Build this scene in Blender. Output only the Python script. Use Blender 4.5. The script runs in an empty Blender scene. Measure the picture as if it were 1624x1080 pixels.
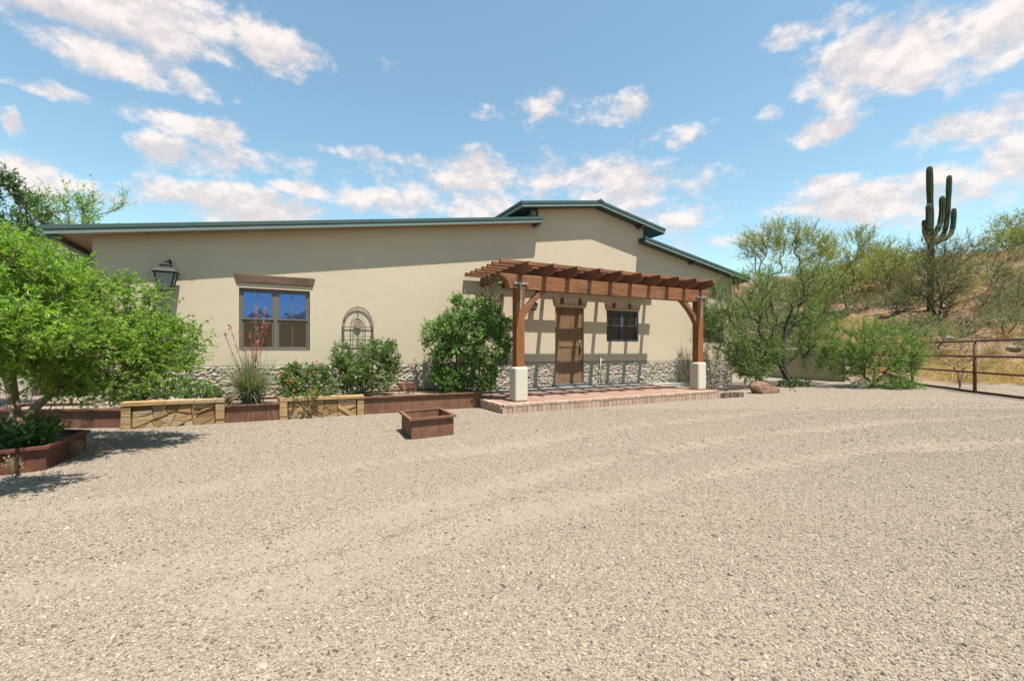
import bpy, bmesh, math, random
import numpy as np
from mathutils import Vector, Matrix

# ------------------------------------------------------------------ camera, sky, sun
SC = bpy.context.scene
COL = SC.collection
F, CX, HY = 722.0, 812.0, 557.0          # focal length, centre and horizon of the photograph, in its pixels
PHI = math.radians(27.1)                 # the house front runs this far off square to the view
S_, C_ = math.sin(PHI), math.cos(PHI)
CAMZ = 1.2

def W(px, py, Z):                        # point seen at a pixel, Z metres ahead
    R = (px - CX) / F * Z
    return Vector((R * C_ + Z * S_, -R * S_ + Z * C_, CAMZ + (HY - py) / F * Z))
def WY(px, py, Y):                       # ... on the vertical plane y = Y (parallel to the house front)
    u = (px - CX) / F
    return W(px, py, Y / (C_ - u * S_))
def WG(px, py, z=0.0):                   # ... on a level plane
    return W(px, py, (CAMZ - z) / ((py - HY) / F))

cam = bpy.data.cameras.new('camera')
cam.sensor_width = 36.0
cam.lens = F / 1624.0 * 36.0
cam.shift_y = 17.0 / 1624.0
cam.clip_start = 0.05
cam.clip_end = 6000
camo = bpy.data.objects.new('camera', cam)
camo.location = (0, 0, CAMZ)
camo.rotation_euler = (math.radians(90), 0, -PHI)
COL.objects.link(camo)
SC.camera = camo

SUN_EL, SUN_A = math.radians(70.2), math.radians(17)      # A: off the house-front normal (-y) towards +x
to_sun = Vector((math.sin(SUN_A) * math.cos(SUN_EL), -math.cos(SUN_A) * math.cos(SUN_EL), math.sin(SUN_EL)))
sd = bpy.data.lights.new('sun', 'SUN')
sd.energy = 5.0
sd.angle = math.radians(0.5)
sd.color = (1.0, 0.955, 0.88)
suno = bpy.data.objects.new('sun', sd)
suno.rotation_euler = to_sun.to_track_quat('Z', 'Y').to_euler()
COL.objects.link(suno)

SC.view_settings.view_transform = 'Standard'
SC.view_settings.look = 'None'
SC.view_settings.gamma = 1
SC.view_settings.use_curve_mapping = False
SC.view_settings.exposure = 1.2
SC.cycles.max_bounces = 6
SC.cycles.diffuse_bounces = 4
SC.cycles.transparent_max_bounces = 8
SC.cycles.use_denoising = True

world = bpy.data.worlds.new('World')
SC.world = world
world.use_nodes = True

class NT:
    """small helper to wire shader nodes"""
    def __init__(self, tree):
        self.t = tree; self.n = tree.nodes; self.l = tree.links
    def node(self, typ, **kw):
        nd = self.n.new(typ)
        for k, v in kw.items():
            setattr(nd, k, v)
        return nd
    def put(self, sock, v):
        if v is None: return
        if hasattr(v, 'is_output') or isinstance(v, bpy.types.NodeSocket):
            self.l.new(v, sock)
        else:
            sock.default_value = v
    def math(self, op, a, b=None, c=None, clamp=False):
        nd = self.node('ShaderNodeMath', operation=op, use_clamp=clamp)
        self.put(nd.inputs[0], a); self.put(nd.inputs[1], b); self.put(nd.inputs[2], c)
        return nd.outputs[0]
    def vmath(self, op, a, b=None):
        nd = self.node('ShaderNodeVectorMath', operation=op)
        self.put(nd.inputs[0], a); self.put(nd.inputs[1], b)
        return nd.outputs['Value'] if op in ('LENGTH', 'DOT_PRODUCT') else nd.outputs[0]
    def mix(self, fac, a, b, blend='MIX'):
        nd = self.node('ShaderNodeMix', data_type='RGBA', blend_type=blend)
        self.put(nd.inputs[0], fac); self.put(nd.inputs[6], a); self.put(nd.inputs[7], b)
        return nd.outputs[2]
    def ramp(self, fac, stops):
        nd = self.node('ShaderNodeValToRGB')
        cr = nd.color_ramp
        while len(cr.elements) > 1: cr.elements.remove(cr.elements[-1])
        for i, (p, c) in enumerate(stops):
            e = cr.elements[0] if i == 0 else cr.elements.new(p)
            e.position = p
            e.color = (c, c, c, 1) if isinstance(c, (int, float)) else (c[0], c[1], c[2], 1)
        self.put(nd.inputs[0], fac)
        return nd.outputs[0]
    def noise(self, vec, scale, detail=4, rough=0.55, out='Fac', dist=0.0):
        nd = self.node('ShaderNodeTexNoise')
        self.put(nd.inputs['Vector'], vec)
        nd.inputs['Scale'].default_value = scale; nd.inputs['Detail'].default_value = detail
        nd.inputs['Roughness'].default_value = rough; nd.inputs['Distortion'].default_value = dist
        return nd.outputs[out]
    def smooth(self, x, lo, hi):
        nd = self.node('ShaderNodeMapRange', interpolation_type='SMOOTHSTEP')
        self.put(nd.inputs[0], x); nd.inputs[1].default_value = lo; nd.inputs[2].default_value = hi
        return nd.outputs[0]
    def scale(self, vec, s):
        nd = self.node('ShaderNodeMapping')
        self.put(nd.inputs['Vector'], vec); nd.inputs['Scale'].default_value = s
        return nd.outputs[0]

# Nishita sky with fair-weather clouds laid out by compass direction and elevation
def build_world():
    t = NT(world.node_tree)
    for n in list(t.n): t.n.remove(n)
    out = t.node('ShaderNodeOutputWorld'); bg = t.node('ShaderNodeBackground')
    sky = t.node('ShaderNodeTexSky', sky_type='NISHITA')
    sky.sun_disc = False
    sky.sun_elevation = SUN_EL
    sky.sun_rotation = math.atan2(to_sun.x, to_sun.y)
    sky.altitude = 600; sky.air_density = 1.25; sky.dust_density = 0.9; sky.ozone_density = 0.9
    co = t.node('ShaderNodeTexCoord').outputs['Generated']
    sep = t.node('ShaderNodeSeparateXYZ'); t.put(sep.inputs[0], co)
    az = t.math('ARCTAN2', sep.outputs[0], sep.outputs[1])
    el = t.math('ARCSINE', sep.outputs[2])
    # (pixel x, pixel y, half width, half height) of each cloud in the photograph -> compass direction and elevation
    clouds = [(190, 20, 230, 62, .95), (180, 85, 130, 42, 1), (330, 30, 110, 50, .9), (437, 78, 62, 38, .8), (300, 128, 60, 24, .75), (60, 132, 60, 10, .4),
              (290, 195, 110, 20, .75), (300, 252, 90, 26, .85), (400, 250, 100, 18, .55), (55, 275, 75, 36, .9), (110, 308, 75, 18, .7),
              (385, 330, 150, 34, 1.1), (5, 188, 28, 24, .8), (620, 252, 85, 14, .6), (780, 285, 190, 34, .75), (700, 320, 150, 26, .6), (940, 275, 60, 30, .7), (500, 300, 60, 12, .5),
              (850, 172, 60, 22, .55), (930, 178, 90, 24, .55), (1030, 300, 110, 30, .6), (1040, 345, 170, 30, .55), (1100, 205, 60, 16, .3), (1120, 382, 80, 18, .5),
              (1480, 60, 220, 62, 1), (1420, 100, 130, 44, .95), (1340, 148, 50, 28, .6), (1590, 30, 150, 90, 1), (1300, 38, 70, 20, .5),
              (1300, 210, 90, 22, .8), (1530, 205, 130, 40, .95), (1610, 190, 80, 45, .9), (1600, 250, 90, 50, .8), (1300, 290, 62, 14, .7), (1370, 320, 120, 34, 1.0), (1500, 300, 140, 40, .55),
              (1270, 325, 100, 24, .5), (628, 100, 18, 10, .3)]
    wob = t.noise(co, 9.0, 5, .6, 'Color')
    wv = t.vmath('SUBTRACT', wob, (0.5, 0.5, 0.5))
    ws = t.node('ShaderNodeSeparateXYZ'); t.put(ws.inputs[0], wv)
    azw = t.math('MULTIPLY_ADD', ws.outputs[0], 0.16, az)
    elw = t.math('MULTIPLY_ADD', ws.outputs[1], 0.05, el)
    best = None; topness = None
    for (px, py, hw, hh, amp) in clouds:
        d = (W(px, py, 1) - Vector((0, 0, CAMZ)))
        a0 = math.atan2(d.x, d.y); e0 = math.asin(d.normalized().z)
        dl = W(px - hw, py, 1) - Vector((0, 0, CAMZ)); dr = W(px + hw, py, 1) - Vector((0, 0, CAMZ))
        ra = abs(math.atan2(dr.x, dr.y) - math.atan2(dl.x, dl.y)) / 2
        du = W(px, py - hh, 1) - Vector((0, 0, CAMZ)); dd = W(px, py + hh, 1) - Vector((0, 0, CAMZ))
        re_ = abs(math.asin(du.normalized().z) - math.asin(dd.normalized().z)) / 2
        x = t.math('MULTIPLY', t.math('SUBTRACT', azw, a0), 1 / ra)
        y = t.math('MULTIPLY', t.math('SUBTRACT', elw, e0), 1 / re_)
        r2 = t.math('MULTIPLY_ADD', x, x, t.math('MULTIPLY', y, y))
        v = t.math('MULTIPLY_ADD', r2, -amp * 0.8, amp)
        best = v if best is None else t.math('MAXIMUM', best, v)
    # a flattened direction so that the puffs are wider than high
    cv = t.node('ShaderNodeCombineXYZ')
    t.put(cv.inputs[0], az); t.put(cv.inputs[1], t.math('MULTIPLY', el, 1.6)); cv.inputs[2].default_value = 0.3
    cvo = cv.outputs[0]
    n1 = t.noise(cvo, 9.0, 12, .66)
    up = t.node('ShaderNodeVectorMath', operation='ADD'); t.put(up.inputs[0], cvo); up.inputs[1].default_value = (0, 0.035, 0)
    n2 = t.noise(up.outputs[0], 9.0, 7, .62)
    dens = t.math('ADD', t.math('MULTIPLY_ADD', n1, 4.2, -2.15), t.math('MULTIPLY', t.math('MAXIMUM', best, -1.6), 0.9))
    alpha = t.smooth(dens, -0.22, 0.80)
    # light: brighter where the puff is thin above, greyer under thick cloud
    lit = t.smooth(t.math('SUBTRACT', n1, n2), -0.10, 0.14)
    wht = t.mix(lit, (4.35, 4.05, 4.1, 1), (6.0, 5.45, 5.15, 1))
    skyc = t.mix(1.0, sky.outputs[0], (1.08, 1.23, 1.09, 1), 'MULTIPLY')
    colr = t.mix(t.math('MULTIPLY', alpha, 0.93), skyc, wht)
    t.put(bg.inputs[0], colr)
    bg.inputs[1].default_value = 0.077
    t.l.new(bg.outputs[0], out.inputs[0])
build_world()

# ------------------------------------------------------------------ helpers
rng = np.random.default_rng(7)
random.seed(7)

def mat(name):
    m = bpy.data.materials.new(name); m.use_nodes = True
    t = NT(m.node_tree)
    b = t.n['Principled BSDF']
    b.inputs['Roughness'].default_value = 0.8
    b.inputs['Specular IOR Level'].default_value = 0.25
    return m, t, b
def ocoord(t): return t.node('ShaderNodeTexCoord').outputs['Object']
def gcoord(t): return t.node('ShaderNodeNewGeometry').outputs['Position']
def bump(t, b, h, strength=0.4, dist=0.01):
    nd = t.node('ShaderNodeBump'); nd.inputs['Strength'].default_value = strength; nd.inputs['Distance'].default_value = dist
    t.put(nd.inputs['Height'], h); t.l.new(nd.outputs[0], b.inputs['Normal'])

def m_plain(name, col, rough=0.6, var=0.15, nscale=20, metal=0.0, bstr=0.15):
    m, t, b = mat(name)
    n = t.noise(gcoord(t), nscale, 5, .6)
    lo = tuple(c * (1 - var) for c in col) + (1,); hi = tuple(min(1, c * (1 + var)) for c in col) + (1,)
    t.put(b.inputs['Base Color'], t.mix(n, lo, hi))
    b.inputs['Roughness'].default_value = rough; b.inputs['Metallic'].default_value = metal
    bump(t, b, n, bstr, 0.004)
    return m

def m_stucco(name, col):
    m, t, b = mat(name)
    p = gcoord(t)
    big = t.noise(p, 0.9, 4, .6); mid = t.noise(p, 5, 5, .6); fine = t.noise(p, 90, 3, .6)
    c = t.mix(big, tuple(x * 0.90 for x in col) + (1,), tuple(x * 1.06 for x in col) + (1,))
    c = t.mix(t.math('MULTIPLY', t.smooth(mid, .35, .75), .35), c, (col[0] * 1.04, col[1] * 1.0, col[2] * .93, 1))
    streak = t.noise(t.scale(p, (6, 6, .35)), 1.0, 4, .65)
    c = t.mix(t.math('MULTIPLY', t.smooth(streak, .58, .85), .32), c, (col[0] * .78, col[1] * .77, col[2] * .76, 1))
    t.put(b.inputs['Base Color'], c)
    b.inputs['Roughness'].default_value = 0.92
    bump(t, b, t.math('ADD', t.math('MULTIPLY', fine, .35), t.math('MULTIPLY', mid, 1.2)), .35, 0.012)
    return m

def m_wood(name, axis, dark, light, grain=26.0):
    m, t, b = mat(name)
    p = gcoord(t)
    s = [grain, grain, grain]; s[axis] = 1.4
    g = t.noise(t.scale(p, tuple(s)), 1.0, 6, .65, dist=.6)
    s2 = [90, 90, 90]; s2[axis] = 3.0
    g2 = t.noise(t.scale(p, tuple(s2)), 1.0, 3, .6)
    big = t.noise(p, 2.2, 3, .6)
    v = t.math('ADD', t.math('MULTIPLY', g, .65), t.math('MULTIPLY', g2, .35))
    c = t.ramp(v, [(.28, dark), (.52, tuple((a + d) / 2 for a, d in zip(dark, light))), (.72, light)])
    c = t.mix(t.math('MULTIPLY', t.smooth(big, .45, .75), .45), c, tuple(x * .62 for x in dark) + (1,))
    worn = t.noise(p, 5.5, 5, .7)
    grey = (light[0] * .75, light[0] * .58, light[0] * .44, 1)
    c = t.mix(t.math('MULTIPLY', t.smooth(worn, .52, .75), .5), c, grey)
    knot = t.node('ShaderNodeTexVoronoi'); ks = [5.0, 5.0, 5.0]; ks[axis] = 1.7
    t.put(knot.inputs['Vector'], t.scale(p, tuple(ks))); knot.inputs['Scale'].default_value = 1.0
    c = t.mix(t.math('MULTIPLY', t.smooth(knot.outputs['Distance'], .13, .05), .7), c, tuple(x * .5 for x in dark) + (1,))
    t.put(b.inputs['Base Color'], c)
    b.inputs['Roughness'].default_value = 0.62
    bump(t, b, v, .5, 0.006)
    return m

def m_rust(name, a, bcol):
    m, t, b = mat(name)
    p = gcoord(t)
    n = t.noise(p, 6, 7, .65); st = t.noise(t.scale(p, (22, 22, 1.6)), 1, 5, .65); f = t.noise(p, 120, 3, .6)
    v = t.math('ADD', t.math('MULTIPLY', n, .55), t.math('MULTIPLY', st, .45))
    c = t.ramp(v, [(.3, a), (.5, tuple((x + y) / 2 for x, y in zip(a, bcol))), (.7, bcol)])
    t.put(b.inputs['Base Color'], c)
    b.inputs['Roughness'].default_value = 0.7
    bump(t, b, t.math('ADD', f, v), .25, 0.003)
    return m

def m_leaf(name, c0, c1, c2=None, trans=0.35, rough=0.5):
    m, t, b = mat(name)
    at = t.node('ShaderNodeAttribute'); at.attribute_name = 'tint'
    f = at.outputs['Fac']
    stops = [(0.0, c0), (.6, c1)] + ([(1.0, c2)] if c2 else [])
    c = t.ramp(f, stops)
    t.put(b.inputs['Base Color'], c)
    b.inputs['Roughness'].default_value = rough
    b.inputs['Specular IOR Level'].default_value = 0.35
    tr = t.node('ShaderNodeBsdfTranslucent')
    ct = t.mix(1.0, c, (1.5, 1.45, .55, 1), 'MULTIPLY')
    t.put(tr.inputs[0], ct)
    mx = t.node('ShaderNodeMixShader'); mx.inputs[0].default_value = trans
    t.l.new(b.outputs[0], mx.inputs[1]); t.l.new(tr.outputs[0], mx.inputs[2])
    t.l.new(mx.outputs[0], t.n['Material Output'].inputs[0])
    return m

# ---- mesh building
class MB:
    def __init__(self): self.v = []; self.f = []
    def add(self, vs, fs):
        o = len(self.v); self.v += [tuple(p) for p in vs]; self.f += [tuple(i + o for i in f) for f in fs]
    def box(self, x0, x1, y0, y1, z0, z1, M=None):
        vs = [Vector(p) for p in ((x0, y0, z0), (x1, y0, z0), (x1, y1, z0), (x0, y1, z0), (x0, y0, z1), (x1, y0, z1), (x1, y1, z1), (x0, y1, z1))]
        if M: vs = [M @ p for p in vs]
        self.add(vs, [(0, 3, 2, 1), (4, 5, 6, 7), (0, 1, 5, 4), (1, 2, 6, 5), (2, 3, 7, 6), (3, 0, 4, 7)])
    def quad(self, a, b, c, d): self.add([a, b, c, d], [(0, 1, 2, 3)])
    def prism(self, poly, off):                      # polygon of 3-D points pushed along off
        n = len(poly); off = Vector(off)
        vs = [Vector(p) for p in poly] + [Vector(p) + off for p in poly]
        fs = [tuple(range(n - 1, -1, -1)), tuple(range(n, 2 * n))] + [(i, (i + 1) % n, n + (i + 1) % n, n + i) for i in range(n)]
        self.add(vs, fs)
    def tube(self, pts, r, n=8, cap=True):
        pts = [Vector(p) for p in pts]
        rs = r if isinstance(r, (list, tuple)) else [r] * len(pts)
        o = len(self.v); side = None
        for i, p in enumerate(pts):
            d = (pts[min(i + 1, len(pts) - 1)] - pts[max(i - 1, 0)]).normalized()
            if side is None:
                side = d.cross(Vector((0, 0, 1)) if abs(d.z) < .9 else Vector((1, 0, 0))).normalized()
            side = (side - d * side.dot(d)).normalized()
            up = d.cross(side)
            for k in range(n):
                a = 2 * math.pi * k / n
                self.v.append(tuple(p + (side * math.cos(a) + up * math.sin(a)) * rs[i]))
        for i in range(len(pts) - 1):
            for k in range(n):
                a = o + i * n + k; b = o + i * n + (k + 1) % n
                self.f.append((a, b, b + n, a + n))
        if cap:
            self.f.append(tuple(o + k for k in range(n - 1, -1, -1)))
            e = o + (len(pts) - 1) * n
            self.f.append(tuple(e + k for k in range(n)))
    def build(self, name, m, parent=None, smooth=False, bevel=0.0, loc=None, seg=2):
        me = bpy.data.meshes.new(name)
        base = Vector(loc) if loc is not None else (Vector(parent_loc(parent)) if parent else Vector((0, 0, 0)))
        me.from_pydata([tuple(Vector(p) - base) for p in self.v], [], self.f)
        bm = bmesh.new(); bm.from_mesh(me)
        bmesh.ops.recalc_face_normals(bm, faces=bm.faces); bm.to_mesh(me); bm.free()
        if m: me.materials.append(m)
        if smooth:
            for p in me.polygons: p.use_smooth = True
        o = bpy.data.objects.new(name, me); COL.objects.link(o)
        if parent:
            o.parent = parent
            o.location = base - Vector(parent_loc(parent))
        else: o.location = base
        if bevel:
            bv = o.modifiers.new('bevel', 'BEVEL'); bv.width = bevel; bv.segments = seg; bv.limit_method = 'ANGLE'; bv.angle_limit = math.radians(35)
        return o

def parent_loc(o):
    p = Vector((0, 0, 0))
    while o: p = p + o.location; o = o.parent
    return p
def thing(name, label, cat, loc, group=None):
    o = bpy.data.objects.new(name, None); COL.objects.link(o)
    o.location = loc; o.empty_display_size = .2
    return tag(o, label, cat, group)
def tag(o, label, cat, group=None):
    o['label'] = label; o['category'] = cat
    if group: o['group'] = group
    return o
def struct(o): o['kind'] = 'structure'; return o

def mesh_np(name, verts, quads, m, parent=None, tint=None, smooth=False, tri=False):
    """object from numpy arrays; verts are world points, the object's origin is its parent's"""
    k = 3 if tri else 4
    base = np.array(parent_loc(parent)) if parent else np.zeros(3)
    me = bpy.data.meshes.new(name)
    nv, nf = len(verts), len(quads)
    me.vertices.add(nv); me.vertices.foreach_set('co', (verts - base).astype(np.float32).ravel())
    me.loops.add(nf * k); me.loops.foreach_set('vertex_index', quads.astype(np.int32).ravel())
    me.polygons.add(nf); me.polygons.foreach_set('loop_start', np.arange(0, nf * k, k, dtype=np.int32))
    me.update(calc_edges=True)
    if tint is not None:
        a = me.attributes.new('tint', 'FLOAT', 'FACE'); a.data.foreach_set('value', tint.astype(np.float32))
    if smooth: me.polygons.foreach_set('use_smooth', np.ones(nf, dtype=bool))
    me.materials.append(m)
    o = bpy.data.objects.new(name, me); COL.objects.link(o)
    if parent: o.parent = parent
    return o

# ---- value noise for terrain and rocks
def vnoise(x, y, seed=0):
    xi = np.floor(x).astype(np.int64); yi = np.floor(y).astype(np.int64); fx = x - xi; fy = y - yi
    fx = fx * fx * (3 - 2 * fx); fy = fy * fy * (3 - 2 * fy)
    def h(a, b):
        n = (a * 374761393 + b * 668265263 + seed * 974634777) & 0xffffffff
        n = ((n ^ (n >> 13)) * 1274126177) & 0xffffffff
        return ((n ^ (n >> 16)) & 0xffff) / 65535.0
    return (h(xi, yi) * (1 - fx) + h(xi + 1, yi) * fx) * (1 - fy) + (h(xi, yi + 1) * (1 - fx) + h(xi + 1, yi + 1) * fx) * fy
def fbm(x, y, seed=0, o=4):
    s = 0; a = 1; t = 0
    for i in range(o):
        s = s + a * vnoise(x * 2 ** i, y * 2 ** i, seed + i); t += a; a *= .5
    return s / t

# ------------------------------------------------------------------ terrain
def hill_t(x, y): return .9 * x + .3 * y - 21.2
def T(x, y):
    x = np.asarray(x, float); y = np.asarray(y, float)
    t = hill_t(x, y) + (fbm(x * .12, y * .12, 3) - .5) * 2.0 * np.clip((.9 * x + .3 * y - 21.2) / 4, 0, 1)
    h = np.interp(t, [-1, 0, 3, 9.5, 15, 21.5, 30, 60, 200], [0, .03, .5, 2.75, 5.0, 7.6, 9.0, 11, 15])
    k = np.clip(t / 5, 0, 1)
    h = h + k * ((fbm(x * .35, y * .35, 11) - .5) * 1.0 + (fbm(x * 1.3, y * 1.3, 21) - .5) * .3)
    r = np.hypot(x, y)
    far = np.clip((r - 140) / 260, 0, 1); far = far * far * (3 - 2 * far)
    h = h + far * (10 + 34 * fbm(np.arctan2(y, x) * 3 + 9, r * .004, 31))
    yard = np.clip(1 - k * 2, 0, 1) * (r < 60)
    h = h + yard * ((fbm(x * .5, y * .5, 41) - .5) * .03)
    return h
def Tz(x, y): return float(T(np.array([x]), np.array([y]))[0])
def onT(px, Z):
    p = W(px, HY, Z); return Vector((p.x, p.y, Tz(p.x, p.y)))

# wheel tracks over the drive, as ground curves
TRACKS = [[(0, 815), (200, 792), (400, 762), (600, 733), (812, 706), (1000, 676), (1250, 650), (1600, 640)],
          [(420, 935), (620, 880), (812, 822), (1000, 778), (1180, 742), (1400, 712), (1624, 700)],
          [(0, 930), (250, 905), (520, 850), (760, 778), (960, 730), (1180, 692), (1420, 668), (1624, 660)]]
def polyline(pts, n=60):
    g = np.array([[*WG(x, y)[:2]] for x, y in pts]); s = np.linspace(0, len(g) - 1, n)
    return np.stack([np.interp(s, np.arange(len(g)), g[:, i]) for i in (0, 1)], 1)
TR = [polyline(t) for t in TRACKS]
def track_d(x, y):
    shp = np.shape(x); p = np.stack([np.ravel(x), np.ravel(y)], 1); out = np.zeros(len(p))
    wob = (fbm(p[:, 0] * .8, p[:, 1] * .8, 51) - .5) * .35
    for i in range(0, len(p), 40000):
        q = p[i:i + 40000]; m = np.zeros(len(q))
        for tr, w in zip(TR, (.24, .22, .20)):
            d = np.full(len(q), 9e9)
            for c in tr: d = np.minimum(d, np.hypot(q[:, 0] - c[0], q[:, 1] - c[1]))
            m = np.maximum(m, np.exp(-((d + wob[i:i + 40000]) / w) ** 2))
        out[i:i + 40000] = m
    return out.reshape(shp)

def m_ground():
    m, t, b = mat('gravel_ground')
    p = gcoord(t)
    at = t.node('ShaderNodeAttribute'); at.attribute_name = 'track'
    ah = t.node('ShaderNodeAttribute'); ah.attribute_name = 'wild'
    vo = t.node('ShaderNodeTexVoronoi'); t.put(vo.inputs['Vector'], p); vo.inputs['Scale'].default_value = 105
    cell = t.node('ShaderNodeSeparateColor'); t.put(cell.inputs[0], vo.outputs['Color'])
    stone = t.ramp(cell.outputs[0], [(0, (.08, .062, .048)), (.25, (.15, .12, .091)), (.6, (.205, .166, .127)), (1, (.265, .22, .172))])  # stone colours, set darker than the pebbles to paint in shade between them
    big = t.noise(p, .35, 4, .6); mid = t.noise(p, 2.4, 5, .65)
    stone = t.mix(t.math('MULTIPLY', t.smooth(big, .45, .7), .35), stone, (.20, .15, .105, 1))
    dust = t.mix(mid, (.205, .165, .126, 1), (.25, .203, .157, 1))
    f = t.math('MULTIPLY', at.outputs['Fac'], t.smooth(mid, .2, .6))
    yard = t.mix(t.math('ADD', t.math('MULTIPLY', f, .55), .15), stone, dust)
    dirt = t.ramp(t.noise(p, .8, 6, .7), [(.3, (.10, .058, .032)), (.5, (.165, .10, .056)), (.7, (.21, .145, .085))])
    speck = t.noise(p, 14, 4, .7)
    dirt = t.mix(t.smooth(speck, .55, .7), dirt, (.10, .075, .045, 1))
    c = t.mix(ah.outputs['Fac'], yard, dirt)
    t.put(b.inputs['Base Color'], c)
    b.inputs['Roughness'].default_value = .95
    h = t.math('ADD', t.math('MULTIPLY', t.math('SUBTRACT', 1.0, vo.outputs['Distance']), .5), t.math('MULTIPLY', mid, 1.2))
    bump(t, b, h, .9, 0.012)
    return m

def build_ground():
    def axis(parts):
        a = np.concatenate([np.arange(lo, hi, st) for lo, hi, st in parts]); return a
    geo = np.geomspace(1, 40, 22)
    xs = np.concatenate([-14 - 40 * (geo[::-1] - 1) - 1, axis([(-14, -6, .5), (-6, 16, .085), (16, 50, .5)]), 50 + 40 * (geo - 1)])
    ys = np.concatenate([-6 - 40 * (geo[::-1] - 1) - 1, axis([(-6, -1, .5), (-1, 11, .085), (11, 46, .5)]), 46 + 40 * (geo - 1)])
    X, Y = np.meshgrid(xs, ys, indexing='ij')
    Z = T(X, Y)
    near = (X > -7) & (X < 30) & (Y > -2) & (Y < 12)
    trk = np.zeros(X.shape); trk[near] = track_d(X[near], Y[near])
    Z = Z - trk * .022 * near
    nx, ny = X.shape
    idx = np.arange(nx * ny).reshape(nx, ny)
    q = np.stack([idx[:-1, :-1], idx[1:, :-1], idx[1:, 1:], idx[:-1, 1:]], -1).reshape(-1, 4)
    o = mesh_np('ground', np.stack([X, Y, Z], -1).reshape(-1, 3), q, m_ground(), smooth=True)
    me = o.data
    a = me.attributes.new('track', 'FLOAT', 'POINT'); a.data.foreach_set('value', trk.ravel().astype(np.float32))
    t = hill_t(X, Y) + (fbm(X * .5, Y * .5, 61) - .5) * 2
    wild = np.clip((t + .6) / 1.2, 0, 1) + np.clip((np.hypot(X, Y) - 45) / 10, 0, 1)
    a = me.attributes.new('wild', 'FLOAT', 'POINT'); a.data.foreach_set('value', np.clip(wild, 0, 1).ravel().astype(np.float32))
    struct(o)
build_ground()

def m_pebble():
    m, t, b = mat('pebble')
    r = t.node('ShaderNodeObjectInfo').outputs['Random']
    c = t.ramp(r, [(0, (.065, .050, .040)), (.10, (.125, .098, .074)), (.28, (.195, .156, .118)), (.6, (.232, .188, .143)), (.85, (.268, .222, .172)), (1, (.32, .275, .222))])
    t.put(b.inputs['Base Color'], c); b.inputs['Roughness'].default_value = .85
    return m

def build_gravel():
    # loose stones that can be told apart near the viewer: one object of scattered pebbles
    pts = []
    n = 0
    for z0, z1, dens in ((1.3, 3.2, 9500), (3.2, 5.5, 6200), (5.5, 9.5, 2600), (9.5, 15, 500)):
        area_n = int(2.0 * (z1 ** 2 - z0 ** 2) * dens)
        Zs = np.sqrt(rng.uniform(z0 ** 2, z1 ** 2, area_n)); us = rng.uniform(-2.0, 2.0, area_n)
        R = us * Zs
        X = R * C_ + Zs * S_; Y = -R * S_ + Zs * C_
        keep = (Y < 8.85) & (hill_t(X, Y) < .3)
        keep &= ~((X > 3.7) & (X < 11) & (Y > 7.8))
        keep &= rng.random(area_n) > np.where(z0 < 9, track_d(X, Y) * .48, 0)
        keep &= rng.random(area_n) < np.clip(1 - (np.abs(us) - 1.25) * .9, .3, 1)
        keep &= rng.random(area_n) < .55 + .9 * fbm(X * 1.7, Y * 1.7, 71)
        X, Y = X[keep], Y[keep]
        sz = rng.lognormal(math.log(.0040), .36, len(X)) * (1 + .25 * (z0 > 5))
        pts.append(np.stack([X, Y, T(X, Y) - track_d(X, Y) * .022 * (z0 < 9) + sz * .15, sz], 1))
    P = np.concatenate(pts)
    me = bpy.data.meshes.new('gravel')
    me.vertices.add(len(P)); me.vertices.foreach_set('co', P[:, :3].astype(np.float32).ravel())
    a = me.attributes.new('sz', 'FLOAT', 'POINT'); a.data.foreach_set('value', P[:, 3].astype(np.float32))
    me.materials.append(m_pebble())
    o = bpy.data.objects.new('gravel', me); COL.objects.link(o)
    o['kind'] = 'stuff'; o['label'] = 'loose tan and grey gravel stones covering the drive'; o['category'] = 'gravel'
    ng = bpy.data.node_groups.new('pebbles', 'GeometryNodeTree')
    ng.interface.new_socket('Geometry', in_out='INPUT', socket_type='NodeSocketGeometry')
    ng.interface.new_socket('Geometry', in_out='OUTPUT', socket_type='NodeSocketGeometry')
    N = ng.nodes; L = ng.links
    gi = N.new('NodeGroupInput'); go = N.new('NodeGroupOutput')
    ico = N.new('GeometryNodeMeshIcoSphere'); ico.inputs['Subdivisions'].default_value = 1
    sm = N.new('GeometryNodeSetMaterial'); sm.inputs['Material'].default_value = me.materials[0]
    iop = N.new('GeometryNodeInstanceOnPoints')
    na = N.new('GeometryNodeInputNamedAttribute'); na.data_type = 'FLOAT'; na.inputs['Name'].default_value = 'sz'
    rv = N.new('FunctionNodeRandomValue'); rv.data_type = 'FLOAT_VECTOR'
    rv.inputs[0].default_value = (.75, .6, .5); rv.inputs[1].default_value = (1.5, 1.2, .95)
    rr = N.new('FunctionNodeRandomValue'); rr.data_type = 'FLOAT_VECTOR'
    rr.inputs[0].default_value = (-.5, -.5, 0); rr.inputs[1].default_value = (.5, .5, 6.28)
    sc = N.new('ShaderNodeVectorMath'); sc.operation = 'SCALE'
    L.new(rv.outputs[0], sc.inputs[0]); L.new(na.outputs[0], sc.inputs['Scale'])
    L.new(ico.outputs[0], sm.inputs[0]); L.new(sm.outputs[0], iop.inputs['Instance'])
    L.new(gi.outputs[0], iop.inputs['Points']); L.new(sc.outputs[0], iop.inputs['Scale']); L.new(rr.outputs[0], iop.inputs['Rotation'])
    L.new(iop.outputs[0], go.inputs[0])
    md = o.modifiers.new('pebbles', 'NODES'); md.node_group = ng
build_gravel()

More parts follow.
